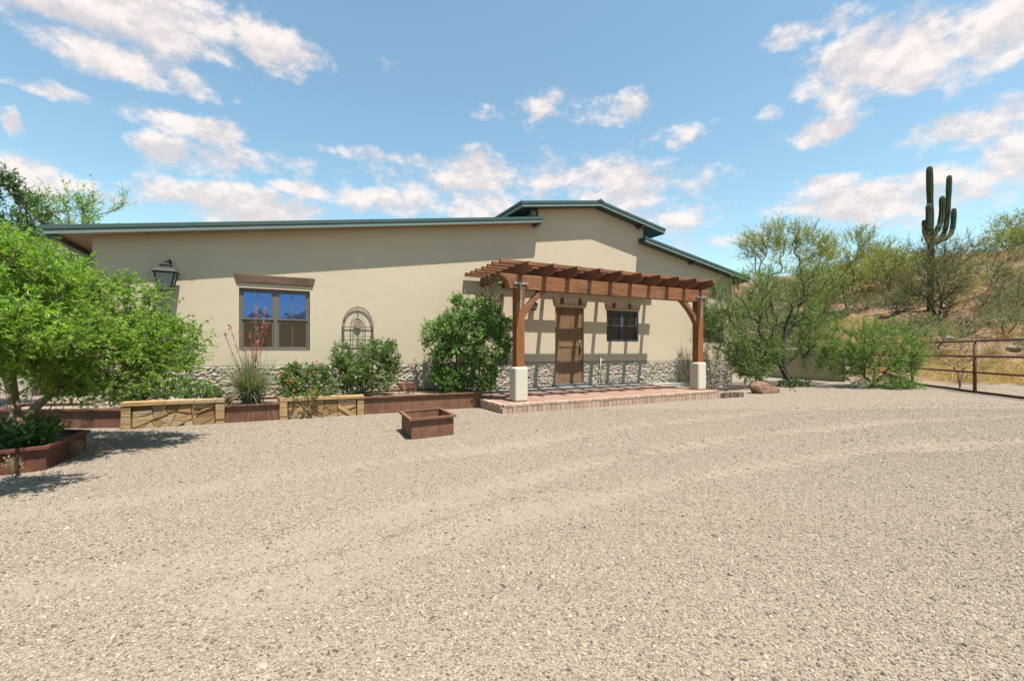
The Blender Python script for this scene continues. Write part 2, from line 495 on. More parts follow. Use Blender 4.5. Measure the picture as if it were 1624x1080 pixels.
# ------------------------------------------------------------------ materials
STUCCO = m_stucco('stucco', (.412, .350, .252))
PLINTH = m_stucco('pedestal_stucco', (.46, .415, .33))
WX = m_wood('stained_timber_x', 0, (.075, .027, .012), (.29, .128, .052))
WYm = m_wood('stained_timber_y', 1, (.07, .027, .013), (.22, .092, .04))
WZ = m_wood('stained_timber_z', 2, (.105, .033, .011), (.30, .118, .038))
WL = m_wood('weathered_lintel_timber', 0, (.05, .03, .02), (.155, .095, .058))
DOORW = m_wood('door_timber', 2, (.125, .07, .036), (.235, .14, .072), 14)
SOFFIT = m_wood('soffit_boards', 1, (.22, .15, .09), (.42, .31, .20), 8)
GREEN = m_plain('green_metal_trim', (.046, .078, .070), .42, .12, 6)
GREEN_L = m_plain('green_metal_trim_pale', (.13, .17, .155), .4, .12, 6)
ROOFM = m_plain('green_roof_metal', (.03, .075, .075), .45, .12, 4)
BLACK = m_plain('black_iron', (.018, .02, .02), .45, .2, 40)
IRON = m_plain('dark_wire', (.04, .032, .026), .6, .2, 40)
BRONZE = m_plain('bronze_window_frame', (.11, .095, .08), .5, .1, 30)
BRONZE_D = m_plain('dark_window_frame', (.05, .055, .06), .5, .1, 30)
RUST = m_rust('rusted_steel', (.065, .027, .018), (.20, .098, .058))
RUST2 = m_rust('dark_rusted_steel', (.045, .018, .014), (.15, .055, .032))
PIPE = m_rust('rusted_pipe', (.045, .018, .014), (.13, .05, .035))
SOIL = m_plain('soil', (.075, .055, .042), .95, .4, 12, bstr=.6)
MULCH = m_plain('bed_gravel', (.20, .16, .115), .95, .35, 45, bstr=.6)
MORTAR = m_plain('mortar', (.10, .075, .05), .95, .2, 30)
STEEL = m_plain('galvanised_strap', (.30, .275, .235), .5, .15, 60, metal=.4)
CONC = m_plain('concrete', (.24, .23, .21), .9, .12, 14)
BARK = m_plain('brown_bark', (.13, .095, .07), .9, .45, 18, bstr=.8)
BARK_D = m_plain('dark_bark', (.055, .042, .036), .9, .45, 18, bstr=.8)
BARK_P = m_plain('pale_bark', (.20, .15, .105), .9, .4, 14, bstr=.8)
BARK_G = m_plain('green_bark', (.12, .12, .05), .85, .35, 14, bstr=.6)
TWIG = m_plain('dry_twigs', (.17, .145, .12), .9, .4, 14)

def m_glass(name, tint, rough=.015):
    m, t, b = mat(name)
    n = t.noise(gcoord(t), 3.0, 2, .5)
    g = t.node('ShaderNodeBsdfGlossy'); g.inputs['Roughness'].default_value = rough; g.inputs['Color'].default_value = tint + (1,)
    d = t.node('ShaderNodeBsdfPrincipled'); d.inputs['Base Color'].default_value = (.012, .014, .016, 1); d.inputs['Roughness'].default_value = .08
    bm_ = t.node('ShaderNodeBump'); bm_.inputs['Strength'].default_value = .13; bm_.inputs['Distance'].default_value = .02
    t.put(bm_.inputs['Height'], n); t.l.new(bm_.outputs[0], g.inputs['Normal'])
    mx = t.node('ShaderNodeMixShader'); mx.inputs[0].default_value = .6
    t.l.new(d.outputs[0], mx.inputs[1]); t.l.new(g.outputs[0], mx.inputs[2]); t.l.new(mx.outputs[0], t.n['Material Output'].inputs[0])
    return m
GLASS = m_glass('sky_tinted_window_glass', (.075, .165, .50))  # blue of the reflected sky is put into the gloss colour
GLASS_D = m_glass('dark_window_glass', (.045, .052, .06), .03)
SCREEN = m_glass('insect_screen_glass', (.16, .16, .12), .05)

def m_flag():
    m, t, b = mat('ochre_flagstone')
    at = t.node('ShaderNodeAttribute'); at.attribute_name = 'tint'
    p = gcoord(t)
    base = t.ramp(at.outputs['Fac'], [(0, (.15, .085, .036)), (.35, (.25, .15, .062)), (.7, (.31, .205, .095)), (1, (.28, .225, .15))])
    bands = t.noise(t.scale(p, (3, 3, 18)), 1.0, 5, .65, dist=1.5)
    c = t.mix(t.math('MULTIPLY', t.smooth(bands, .45, .65), .45), base, (.15, .08, .032, 1))
    t.put(b.inputs['Base Color'], c); b.inputs['Roughness'].default_value = .85
    bump(t, b, t.math('ADD', bands, t.noise(p, 40, 4, .6)), .5, .008)
    return m
FLAG = m_flag()
def m_brick():
    m, t, b = mat('paver_brick')
    at = t.node('ShaderNodeAttribute'); at.attribute_name = 'tint'
    p = gcoord(t)
    base = t.ramp(at.outputs['Fac'], [(0, (.22, .135, .095)), (.5, (.29, .19, .135)), (1, (.35, .245, .175))])
    n = t.noise(p, 25, 5, .65)
    t.put(b.inputs['Base Color'], t.mix(t.math('MULTIPLY', n, .5), base, (.40, .31, .24, 1))); b.inputs['Roughness'].default_value = .9
    bump(t, b, n, .4, .004)
    return m
BRICK = m_brick()
def m_tile():
    m, t, b = mat('terracotta_tiles')
    p = gcoord(t)
    br = t.node('ShaderNodeTexBrick'); t.put(br.inputs['Vector'], p)
    br.offset = 0; br.inputs['Scale'].default_value = 1; br.inputs['Mortar Size'].default_value = .008
    br.inputs['Brick Width'].default_value = .33; br.inputs['Row Height'].default_value = .33
    br.inputs['Color1'].default_value = (.19, .108, .078, 1); br.inputs['Color2'].default_value = (.225, .132, .095, 1); br.inputs['Mortar'].default_value = (.17, .14, .11, 1)
    n = t.noise(p, 3, 5, .65)
    c = t.mix(t.math('MULTIPLY', t.smooth(n, .4, .75), .5), br.outputs['Color'], (.25, .18, .14, 1))
    t.put(b.inputs['Base Color'], c); b.inputs['Roughness'].default_value = .75
    bump(t, b, n, .15, .004)
    return m
TILE = m_tile()
def m_block():
    m, t, b = mat('split_face_block')
    p = gcoord(t)
    n = t.noise(p, 14, 6, .7); f = t.noise(p, 60, 4, .7)
    c = t.ramp(t.math('ADD', t.math('MULTIPLY', n, .6), t.math('MULTIPLY', f, .4)), [(.3, (.15, .128, .10)), (.5, (.29, .25, .195)), (.7, (.40, .355, .28))])
    t.put(b.inputs['Base Color'], c); b.inputs['Roughness'].default_value = .95
    bump(t, b, f, .5, .008)
    return m
BLOCK = m_block()

# ------------------------------------------------------------------ house
YW = 10.26           # plane of the stucco front
YF = 9.95           # front of the roof edge
YB = 25.0
ZP = .23             # patio level at the wall
ZBLK = .92           # top of the block base
def wx(px): return WY(px, HY, YW).x
def wz(px, py): return WY(px, py, YW).z

LW = (WY(67.5, 356.5, YF), WY(861, 343.5, YF))
MO = (WY(828.5, 318.5, YF), WY(953, 318, YF), WY(1055, 362.5, YF))
RW = (WY(1024, 375, YF), WY(1190, 439.5, YF))
RT = .145            # roof thickness
XL = wx(146.5)
XM0, XM1 = wx(854), wx(1020)
XR = RW[1].x - .5
def lerp_z(a, b, x): return a.z + (b.z - a.z) * (x - a.x) / (b.x - a.x)
def roof_z(x):
    if x < XM0: return lerp_z(LW[0], LW[1], x)
    if x <= MO[1].x and x <= XM1: return lerp_z(MO[0], MO[1], x)
    if x <= XM1: return lerp_z(MO[1], MO[2], x)
    return lerp_z(RW[0], RW[1], x)
WIN = {   # x0, x1, z0, z1
    'a': (wx(379), wx(491.5), 1.21, 2.435),
    'b': (wx(757), wx(795), 1.45, 2.36),
    'c': (wx(962), wx(1012.6), 1.475, 2.365),
    'd': (wx(1112), wx(1148), 1.475, 2.365),
    'door': (wx(880.5), wx(926), ZP + .1, 2.385)}

def build_house():
    root = thing('house', 'long tan stucco house with green metal roof edges, raised middle gable and split block base', 'house', (5.4, YW, 0))
    w = MB()
    D = .12
    xs = sorted(set([XL, XM0, MO[1].x, XM1, XR] + [v for k in WIN.values() for v in k[:2]]))
    def top(x, side): 
        e = 1e-5 if side > 0 else -1e-5
        return roof_z(x + e) - RT + .03
    for a, b in zip(xs[:-1], xs[1:]):
        mid = (a + b) / 2
        cuts = [(ZBLK if True else 0, None)]
        op = [k for k in WIN.values() if k[0] < mid < k[1]]
        ta, tb = top(a, 1), top(b, -1)
        if not op:
            w.quad((a, YW, ZBLK), (b, YW, ZBLK), (b, YW, tb), (a, YW, ta))
        else:
            o = op[0]
            if o[2] > ZBLK: w.quad((a, YW, ZBLK), (b, YW, ZBLK), (b, YW, o[2]), (a, YW, o[2]))
            w.quad((a, YW, o[3]), (b, YW, o[3]), (b, YW, tb), (a, YW, ta))
    for (x0, x1, z0, z1) in WIN.values():
        w.quad((x0, YW, z0), (x1, YW, z0), (x1, YW + D, z0), (x0, YW + D, z0))
        w.quad((x0, YW, z1), (x1, YW, z1), (x1, YW + D, z1), (x0, YW + D, z1))
        w.quad((x0, YW, z0), (x0, YW + D, z0), (x0, YW + D, z1), (x0, YW, z1))
        w.quad((x1, YW, z0), (x1, YW + D, z0), (x1, YW + D, z1), (x1, YW, z1))
    # ends, clerestory sides, back
    w.quad((XL, YW, 0), (XL, YB - .4, 0), (XL, YB - .4, top(XL, 1)), (XL, YW, top(XL, 1)))
    w.quad((XR, YW, 0), (XR, YB - .4, 0), (XR, YB - .4, top(XR, -1)), (XR, YW, top(XR, -1)))
    for x, s in ((XM0, 1), (XM1, -1)):
        zl = roof_z(x - 1e-4 * s) - .1
        w.quad((x, YW, zl), (x, YB - .4, zl), (x, YB - .4, top(x, s)), (x, YW, top(x, s)))
    for a, b in ((XL, XM0), (XM0, MO[1].x), (MO[1].x, XM1), (XM1, XR)):
        w.quad((a, YB - .4, 0), (b, YB - .4, 0), (b, YB - .4, top(b, -1)), (a, YB - .4, top(a, 1)))
    wall = w.build('wall', STUCCO, root)

    # split-face block base: a real rough surface in courses of blocks
    dx, dz = .014, .013
    X = np.arange(XL - .0, XR, dx); Zs = np.arange(-.15, ZBLK + 1e-6, dz)
    GX, GZ = np.meshgrid(X, Zs, indexing='ij')
    wx_ = GX + (fbm(GX * 8, GZ * 8, 15, 2) - .5) * .10; wz_ = GZ + (fbm(GX * 8, GZ * 8, 16, 2) - .5) * .08
    rid = 1 - np.abs(2 * vnoise(wx_ * 15, wz_ * 22, 5) - 1)
    hh = rid ** 1.5 * .022 + (vnoise(wx_ * 33, wz_ * 44, 9) - .5) * .026 + fbm(GX * 3, GZ * 4, 17, 2) * .02
    row = np.floor((GZ - .12) / .2); fz = (GZ - .12) / .2 - row
    fx = (GX / .4 + .5 * (row % 2)); fx = fx - np.floor(fx)
    joint = (np.minimum(fz, 1 - fz) * .2 < .008) | (np.minimum(fx, 1 - fx) * .4 < .008)
    hh = np.where(joint, hh * .45, hh)
    GY = YW + .012 - hh
    GY[:, -1] = YW + .03
    idx = np.arange(GX.size).reshape(GX.shape)
    q = np.stack([idx[:-1, :-1], idx[1:, :-1], idx[1:, 1:], idx[:-1, 1:]], -1)
    mx_ = (GX[:-1, :-1] + dx / 2)
    dr = WIN['door']
    keep = ~((mx_ > dr[0]) & (mx_ < dr[1]))
    base = mesh_np('block_base', np.stack([GX, GY, GZ], -1).reshape(-1, 3), q[keep].reshape(-1, 4), BLOCK, root)

    # roofs: sheet, wall-side soffit and two-step metal edge
    def roof(name, pts, le, re_):
        sh = MB()
        for a, b in zip(pts[:-1], pts[1:]):
            sh.prism([(a.x, YF + .03, a.z - .006), (b.x, YF + .03, b.z - .006), (b.x, YF + .03, b.z - .05), (a.x, YF + .03, a.z - .05)], (0, YB - YF, 0))
        r = sh.build(name, ROOFM, root)
        u = MB(); lo = MB(); so = MB()
        for a, b in zip(pts[:-1], pts[1:]):
            u.prism([(a.x, YF, a.z), (b.x, YF, b.z), (b.x, YF, b.z - .068), (a.x, YF, a.z - .068)], (0, .03, 0))
            lo.prism([(a.x, YF + .012, a.z - .082), (b.x, YF + .012, b.z - .082), (b.x, YF + .012, b.z - RT), (a.x, YF + .012, a.z - RT)], (0, .03, 0))
            so.prism([(a.x + .02, YF + .05, a.z - .055), (b.x - .02, YF + .05, b.z - .055), (b.x - .02, YF + .05, b.z - RT + .012), (a.x + .02, YF + .05, a.z - RT + .012)], (0, YB - YF - .1, 0))
        for a, b in zip(pts[:-1], pts[1:]):          # lapped joints of the metal edge
            n_ = max(1, int((b.x - a.x) / 3.05))
            for i in range(1, n_ + 1):
                x = a.x + (b.x - a.x) * (i - .35) / n_; z = lerp_z(a, b, x)
                u.box(x - .045, x + .045, YF - .0025, YF - .0005, z - .067, z - .001); lo.box(x - .04, x + .04, YF + .009, YF + .0115, z - RT + .001, z - .083)
                for q in (-.03, .03): u.tube([(x + q, YF - .003, z - .034), (x + q, YF - .009, z - .034)], .007, 6)
        for p, s, on in ((pts[0], -1, le), (pts[-1], 1, re_)):
            if on:
                u.box(p.x - .03 if s < 0 else p.x, p.x if s < 0 else p.x + .03, YF, YB, p.z - .068, p.z + .002)
                lo.box(p.x - .012 if s < 0 else p.x - .03, p.x + .03 if s < 0 else p.x + .012, YF + .05, YB, p.z - RT - .015, p.z - .085)
        if le and pts is LWp: u.box(pts[0].x + .03, pts[0].x + .14, YF + .06, YB, pts[0].z - RT - .06, pts[0].z - RT + .005)
        u.build('edge_trim', GREEN, r); lo.build('drip_trim', GREEN_L, r); so.build('soffit', SOFFIT if name == 'roof' and pts is LWp else ROOFM, r)
        return r
    LWp = list(LW)
    roof('roof', LWp, True, True)
    roof('roof', list(MO), True, True)
    roof('roof', list(RW), False, True)
    # ridge cap on the raised roof
    rc = MB(); p = MO[1]
    rc.prism([(p.x - .12, YF - .012, p.z - .018), (p.x, YF - .012, p.z + .045), (p.x + .12, YF - .012, p.z - .03)], (0, YB - YF, 0))
    rc.build('ridge_cap', GREEN, root)

    # purlin ends under the eave
    for p in (WY(1015, 357, YF + .2), WY(1098, 412, YF + .2), WY(850, 356, YF + .2)):
        pu = MB(); z = roof_z(p.x) - RT
        pu.box(p.x - .05, p.x + .05, YF + .07, YW - .002, z - .055, z - .001)
        pu.build('purlin_end', GREEN, root)

    def window(key, frame_m, glass_up, glass_lo, grid=False):
        x0, x1, z0, z1 = WIN[key]
        y = YW + .075
        fr = MB(); t = .045
        fr.box(x0 + .004, x0 + t, y - .03, y + .05, z0 + .004, z1 - .004); fr.box(x1 - t, x1 - .004, y - .03, y + .05, z0 + .004, z1 - .004)
        fr.box(x0 + t, x1 - t, y - .03, y + .05, z1 - t, z1 - .004); fr.box(x0 + t, x1 - t, y - .03, y + .05, z0 + .004, z0 + t)
        xm = (x0 + x1) / 2
        fr.box(xm - .032, xm + .032, y - .028, y + .05, z0 + t, z1 - t)
        f = fr.build('window', frame_m, root, bevel=.004)
        zm = (z0 + z1) / 2
        for a, b in ((x0 + t, xm - .032), (xm + .032, x1 - t)):
            for lo, hi, yy, gm, nm in ((zm, z1 - t, y - .005, glass_up, 'sash'), (z0 + t, zm, y + .015, glass_lo, 'sash')):
                s = MB(); k = .03
                s.box(a, a + k, yy - .018, yy + .018, lo, hi); s.box(b - k, b, yy - .018, yy + .018, lo, hi)
                s.box(a + k, b - k, yy - .018, yy + .018, hi - k, hi); s.box(a + k, b - k, yy - .018, yy + .018, lo, lo + k)
                if grid and lo > z0 + .2:
                    s.box((a + b) / 2 - .006, (a + b) / 2 + .006, yy - .004, yy + .006, lo + k, hi - k)
                    s.box(a + k, b - k, yy - .003, yy + .005, (lo + hi) / 2 - .006, (lo + hi) / 2 + .006)
                elif not grid:
                    s.box((a + b) / 2 - .006, (a + b) / 2 + .006, yy + .001, yy + .006, lo + k, hi - k)
                s.build('sash', frame_m, f, bevel=.003)
                g = MB(); g.box(a + k * .6, b - k * .6, yy + .007, yy + .013, lo + k * .6, hi - k * .6); g.build('pane', gm, f)
        return f
    window('a', BRONZE, GLASS, SCREEN)
    window('b', BRONZE, GLASS_D, GLASS_D, True)
    window('c', BRONZE_D, GLASS_D, GLASS_D, True)
    window('d', BRONZE_D, GLASS_D, GLASS_D, True)

    def lintel(x0, x1, z0, z1, ins=.04):
        l = MB()
        l.prism([(x0, YW - .03, z1), (x1, YW - .03, z1), (x1 - ins, YW - .03, z0), (x0 + ins, YW - .03, z0)], (0, .035, 0))
        l.build('lintel', WL, root, bevel=.008)
    lintel(wx(371.5), wx(500), 2.535, 2.70, .045)
    lintel(wx(754), wx(797), 2.46, 2.62)
    lintel(wx(876.5), wx(931.5), 2.46, 2.63)
    lintel(wx(959), wx(1015.5), 2.42, 2.57)
    lintel(wx(1109), wx(1150), 2.42, 2.58)

    # door: planked leaf with rails, jambs, sill, handle and knob
    x0, x1, z0, z1 = WIN['door']
    y = YW + .085
    d = MB()
    d.box(x0 + .05, x1 - .05, y, y + .03, z0 + .02, z1 - .045)
    n = 9; a0, a1 = x0 + .15, x1 - .15; wd = (a1 - a0) / n
    for lo, hi in ((z0 + .26, z0 + .98), (z0 + 1.10, z1 - .19)):
        for i in range(n): d.box(a0 + i * wd + .0025, a0 + (i + 1) * wd - .0025, y - .012, y - .001, lo, hi)
    for b in ((x0 + .05, a0, z0 + .02, z1 - .045), (a1, x1 - .05, z0 + .02, z1 - .045), (a0, a1, z0 + .02, z0 + .25), (a0, a1, z0 + .985, z0 + 1.095), (a0, a1, z1 - .185, z1 - .045)):
        d.box(b[0] + .001, b[1] - .001, y - .025, y - .001, b[2], b[3])
    dr_ = d.build('door', DOORW, root, bevel=.004)
    fr = MB(); fr.box(x0 + .003, x0 + .048, y - .03, y + .04, z0, z1 - .003); fr.box(x1 - .048, x1 - .003, y - .03, y + .04, z0, z1 - .003); fr.box(x0 + .048, x1 - .048, y - .03, y + .04, z1 - .044, z1 - .003)
    fr.build('door_frame', DOORW, root, bevel=.004)
    h = MB(); xx = x1 - .105
    h.box(xx - .022, xx + .022, y - .035, y - .026, z0 + .78, z0 + 1.02)
    h.tube([(xx, y - .035, z0 + .97), (xx, y - .08, z0 + .95), (xx, y - .08, z0 + .85), (xx, y - .035, z0 + .82)], .011, 8)
    h.build('handle', BLACK, dr_, smooth=False)
    k = MB(); k.tube([(xx, y - .024, z0 + 1.12), (xx, y - .05, z0 + 1.12)], [.028, .02], 12); k.build('lock', STEEL, dr_)
    st = MB(); st.box(x0 - .08, x1 + .08, YW - .12, YW + .07, ZP - .04, z0 - .003); st.build('door_sill', CONC, root, bevel=.006)
    # tap pipe beside the door, small fittings
    px_ = wx(950); pp = MB()
    pp.tube([(px_, YW - .075, ZP), (px_, YW - .075, ZP + .78)], .014, 8); pp.tube([(px_, YW - .075, ZP + .72), (px_ + .12, YW - .08, ZP + .72), (px_ + .16, YW - .08, ZP + .66)], .013, 8)
    pp.tube([(px_, YW - .075, ZP + .05), (px_ + .9, YW - .08, ZP + .06)], .012, 8)
    pp.build('water_pipe', STEEL, root, smooth=True)
    fl = MB(); p = WY(847.5, 338.5, YW - .03)
    fl.box(p.x - .06, p.x + .06, YW + .02, YW + .10, p.z - .07, p.z + .09); fl.box(p.x - .04, p.x + .04, YW - .03, YW + .02, p.z - .05, p.z + .05)
    fl.build('eave_lamp_box', CONC, root, bevel=.008)
    return root
HOUSE = build_house()

# ------------------------------------------------------------------ wall lanterns
def lantern(pos, s, label, glassm):
    """pos: wall point at the lantern's middle; s: half-width of its roof"""
    root = thing('wall_lantern', label, 'lantern', pos)
    x, y, z = pos; yc = y - 1.35 * s
    def ring(hw, zz): return [Vector((x - hw, yc - hw, zz)), Vector((x + hw, yc - hw, zz)), Vector((x + hw, yc + hw, zz)), Vector((x - hw, yc + hw, zz))]
    def loft(mb, rings):
        vs = sum(rings, []); fs = [(3, 2, 1, 0), tuple(range(len(vs) - 4, len(vs)))]
        for i in range(len(rings) - 1):
            for k in range(4): a = i * 4 + k; b = i * 4 + (k + 1) % 4; fs.append((a, b, b + 4, a + 4))
        mb.add(vs, fs)
    c = MB(); loft(c, [ring(s, z + .62 * s), ring(s * 1.0, z + .68 * s), ring(s * .72, z + 1.0 * s), ring(s * .40, z + 1.22 * s), ring(s * .38, z + 1.30 * s)])
    loft(c, [ring(s * .44, z + 1.3 * s), ring(s * .46, z + 1.36 * s), ring(s * .2, z + 1.56 * s)])
    c.build('cap', BLACK, root, bevel=.004)
    f = MB(); t = .07 * s
    top, bot = ring(s * .80, z + .60 * s), ring(s * .46, z - 1.0 * s)
    for k in range(4):
        f.tube([bot[k], top[k]], t, 4); f.tube([bot[k], bot[(k + 1) % 4]], t, 4); f.tube([top[k], top[(k + 1) % 4]], t, 4)
    loft(f, [ring(s * .54, z - 1.14 * s), ring(s * .54, z - 1.04 * s)]); loft(f, [ring(s * .2, z - 1.24 * s), ring(s * .42, z - 1.145 * s)])
    f.build('frame', BLACK, root)
    g = MB(); loft(g, [ring(s * .45, z - .99 * s), ring(s * .77, z + .58 * s)]); g.build('glass', glassm, root)
    b = MB(); pts = []
    for i in range(11):
        a = math.pi * i / 10; pts.append((x + .02, (yc + y) / 2 + .15 * s - math.cos(a) * -.0 - math.cos(a) * (1.35 * s / 2 + .1 * s), z + 1.62 * s + .42 * s * math.sin(a)))
    b.tube(pts, .10 * s, 8); b.tube([(x, y + .02, z + 1.62 * s), (x, y + .02, z + .7 * s)], .12 * s, 8); b.tube([(x, yc, z + 1.5 * s), (x, yc, z + 1.75 * s)], .14 * s, 8)
    b.box(x - .22 * s, x + .22 * s, y - .03, y - .002, z + .45 * s, z + 1.9 * s)
    b.build('bracket', BLACK, root, smooth=False, bevel=.003)
    return root
LG = m_plain('seeded_lamp_glass', (.22, .24, .23), .25, .3, 30)
lantern((wx(268), YW, wz(268, 446)), .185, 'black lantern on the bare stucco wall between the leafy tree and the wide window', LG)
lantern((wx(843.5), YW, wz(843.5, 487)), .085, 'small black lantern on the wall just beside the brown door, under the pergola', LG)

# ------------------------------------------------------------------ patio
def build_patio():
    x0, x1, y0 = WG(795, 655.5).x, WG(1141, 632).x, 7.88
    def zt(x, y): return .165 + .007 * (x - x0) + .012 * (y - y0)
    m = MB()
    m.add([(x0 + .05, y0 + .05, -.1), (x1, y0 + .05, -.1), (x1, YW, -.1), (x0 + .05, YW, -.1),
           (x0 + .05, y0 + .05, zt(x0, y0) - .006), (x1, y0 + .05, zt(x1, y0) - .006), (x1, YW, zt(x1, YW) - .006), (x0 + .05, YW, zt(x0, YW) - .006)],
          [(0, 3, 2, 1), (4, 5, 6, 7), (0, 1, 5, 4), (1, 2, 6, 5), (2, 3, 7, 6), (3, 0, 4, 7)])
    o = struct(m.build('patio', TILE))
    # brick border: standing bricks with a cap row, along the front and the near end
    b = MB(); tint = []
    def brick(c, sx, sy, z0, z1):
        j = lambda: rng.uniform(-.003, .003)
        b.box(c[0] - sx + j(), c[0] + sx + j(), c[1] - sy + j(), c[1] + sy + j(), z0, z1 + j()); tint.extend([rng.random()] * 6)
    pitch = .112
    n = int((x1 - x0) / pitch)
    for i in range(n + 1):
        x = x0 + .054 + i * pitch
        brick((x, y0 + .03), .0525, .03, -.08, zt(x, y0) - .058)
        x2 = x0 + .104 + i * pitch * 1.35
        if x2 < x1: brick((x2, y0 + .05), .072, .055, zt(x2, y0) - .052, zt(x2, y0) + .004)
    for i in range(int((YW - y0 - .1) / pitch)):
        y = y0 + .13 + i * pitch
        brick((x0 + .03, y), .03, .0475, -.08, zt(x0, y) - .058); brick((x0 + .05, y), .055, .0475, zt(x0, y) - .052, zt(x0, y) + .004)
    e = b.build('brick_border', BRICK, o, bevel=.006)
    a = e.data.attributes.new('tint', 'FLOAT', 'FACE'); a.data.foreach_set('value', np.array(tint, dtype=np.float32))
    mo = MB(); mo.box(x0 + .008, x1 - .01, y0 + .012, y0 + .05, -.09, .10); mo.box(x0 + .012, x0 + .05, y0 + .05, YW - .1, -.09, .10); mo.build('mortar_bed', MORTAR, o)
    s = MB(); s.box(x0 + .4, x1 + 1.2, YW - .36, YW - .03, .0, ZP - .003 + .02); s.build('concrete_strip', CONC, o, bevel=.01)
    return zt
PZ = build_patio()

# ------------------------------------------------------------------ pergola
def build_pergola():
    xa, xb, yp = 4.425, 9.71, 8.35
    root = thing('pergola', 'stained timber pergola with curved rafter tails on two posts over the brick patio', 'pergola', ((xa + xb) / 2, yp, .18))
    ZB0, ZB1 = 2.475, 2.775
    for x in (xa, xb):
        zb = PZ(x, yp)
        m = MB(); s = .15; m.box(x - s, x + s, yp - s, yp + s, zb - .01, zb + .70); m.build('pedestal', PLINTH, root, bevel=.042, seg=5, smooth=False)
        p = MB(); h = .095; p.box(x - h, x + h, yp - h, yp + h, zb + .70, ZB0 - .001); post = p.build('post', WZ, root, bevel=.008)
        st = MB(); y = yp - h - .006
        st.box(x - .018, x + .018, y - .004, y + .006, ZB0 - .42, ZB0 + .15)
        st.box(x - .15, x + .15, y - .007, y - .0045, ZB0 + .10, ZB0 + .14)
        for dx in (-.14, .14): st.tube([(x + dx, y - .004, ZB0 + .12), (x + dx, y - .035, ZB0 + .12)], .024, 10)
        for k in range(5): st.tube([(x, y - .004, ZB0 - .38 + k * .1), (x, y - .012, ZB0 - .38 + k * .1)], .009, 6)
        st.build('strap', STEEL, post)
    b = MB(); h = .09
    x0, x1 = 3.95, 10.12
    def scoop(xe, s):
        return [(xe, yp - h, ZB1)] + [(xe - s * (.02 + .20 * math.sin(a) ** 1.3), yp - h, ZB1 - .05 - .25 * (1 - math.cos(a))) for a in np.linspace(.0, math.pi / 2, 8)]
    poly = scoop(x0, -1) + list(reversed(scoop(x1, 1)))
    b.prism(poly, (0, 2 * h, 0)); b.build('beam', WX, root, bevel=.008)
    for x, s in ((xa, 1), (xb, -1)):
        k = MB(); n = 8; out = []; inn = []
        for i in range(n + 1):
            t = i / n
            a = Vector((x + s * .096, 0, ZB0 - .62)); c = Vector((x + s * .66, 0, ZB0 - .002)); mid = Vector((x + s * .30, 0, ZB0 - .25))
            out.append(a * (1 - t) ** 2 + mid * 2 * t * (1 - t) + c * t * t)
            a2 = Vector((x + s * .096, 0, ZB0 - .40)); c2 = Vector((x + s * .46, 0, ZB0 - .002))
            inn.append(a2 * (1 - t) + c2 * t)
        poly = [(p.x, yp - .07, p.z) for p in out] + [(p.x, yp - .07, p.z) for p in reversed(inn)]
        k.prism(poly, (0, .14, 0)); k.build('brace', WX, root, bevel=.008)
    ZR1 = 2.985
    for i in range(10):
        x = xa + (xb - xa) * i / 9
        r = MB(); y0 = 7.84 + rng.uniform(-.012, .012)
        poly = [(YW - .004, ZB1 + .002), (yp - .1, ZB1 + .002)] + [(yp - .1 - (yp - .1 - y0) * math.sin(a), ZB1 + .002 + .125 * (1 - math.cos(a)) ) for a in np.linspace(.3, math.pi / 2, 7)] + [(y0 + .015, ZR1), (YW - .004, ZR1)]
        r.prism([(x - .048, a, z) for a, z in poly], (.096, 0, 0))
        r.build('rafter', WYm, root, bevel=.007)
    for k in range(7):
        y = 10.16 - .305 * k
        p = MB(); e = rng.uniform(-.02, .02)
        p.box(3.965 + e, 10.0 + e, y - .046, y + .046, ZR1 + .002, ZR1 + .084); p.build('batten', WX, root, bevel=.006)
    hk = MB(); pt = Vector((WY(954, 470, yp).x, yp - .02, ZB0))
    hk.tube([pt + Vector((0, 0, .01)), pt + Vector((0, 0, -.05)), pt + Vector((.012, 0, -.07)), pt + Vector((0, 0, -.085))], .006, 6); hk.build('hook', STEEL, root)
    return root
build_pergola()

# ------------------------------------------------------------------ trellis on the wall
def build_trellis():
    xc = wx(567.5); y = YW - .03
    root = thing('trellis', 'arched wire garden trellis with a round medallion on the stucco wall', 'trellis', (xc, y, .35))
    zs = 1.72
    def arch(hw, z0, zc, ry, r, mb):
        pts = [(xc - hw, y, z0)] + [(xc - hw * math.cos(a), y, zc + ry * math.sin(a)) for a in np.linspace(0, math.pi, 21)] + [(xc + hw, y, z0)]
        mb.tube(pts, r, 6)
    m = MB()
    arch(.315, .35, zs, .43, .008, m); arch(.285, .35, zs, .40, .006, m); arch(.15, .35, zs, .26, .005, m); arch(.10, .35, zs, .18, .004, m)
    for z in (zs, 1.33, .95, .6): m.tube([(xc - .315, y + .004, z), (xc + .315, y + .004, z)], .007, 6)
    m.tube([(xc, y + .003, .35), (xc, y + .003, zs + .43)], .006, 6)
    for z in (1.52, 1.15): m.tube([(xc - .29, y + .003, z), (xc + .29, y + .003, z)], .003, 5)
    m.build('wire_frame', IRON, root, smooth=True)
    d = MB(); zc = wz(567.5, 514.5); n = 20
    ring = [(xc + .075 * math.cos(a), y - .01, zc + .095 * math.sin(a)) for a in np.linspace(0, 2 * math.pi, n, endpoint=False)]
    d.prism(ring, (0, -.012, 0))
    for k in range(-2, 3): d.tube([(xc + k * .025, y - .024, zc - .08), (xc + k * .018, y - .026, zc + .08)], .004, 5)
    d.build('medallion', m_plain('weathered_medallion', (.22, .18, .13), .6, .3, 50), root)
build_trellis()

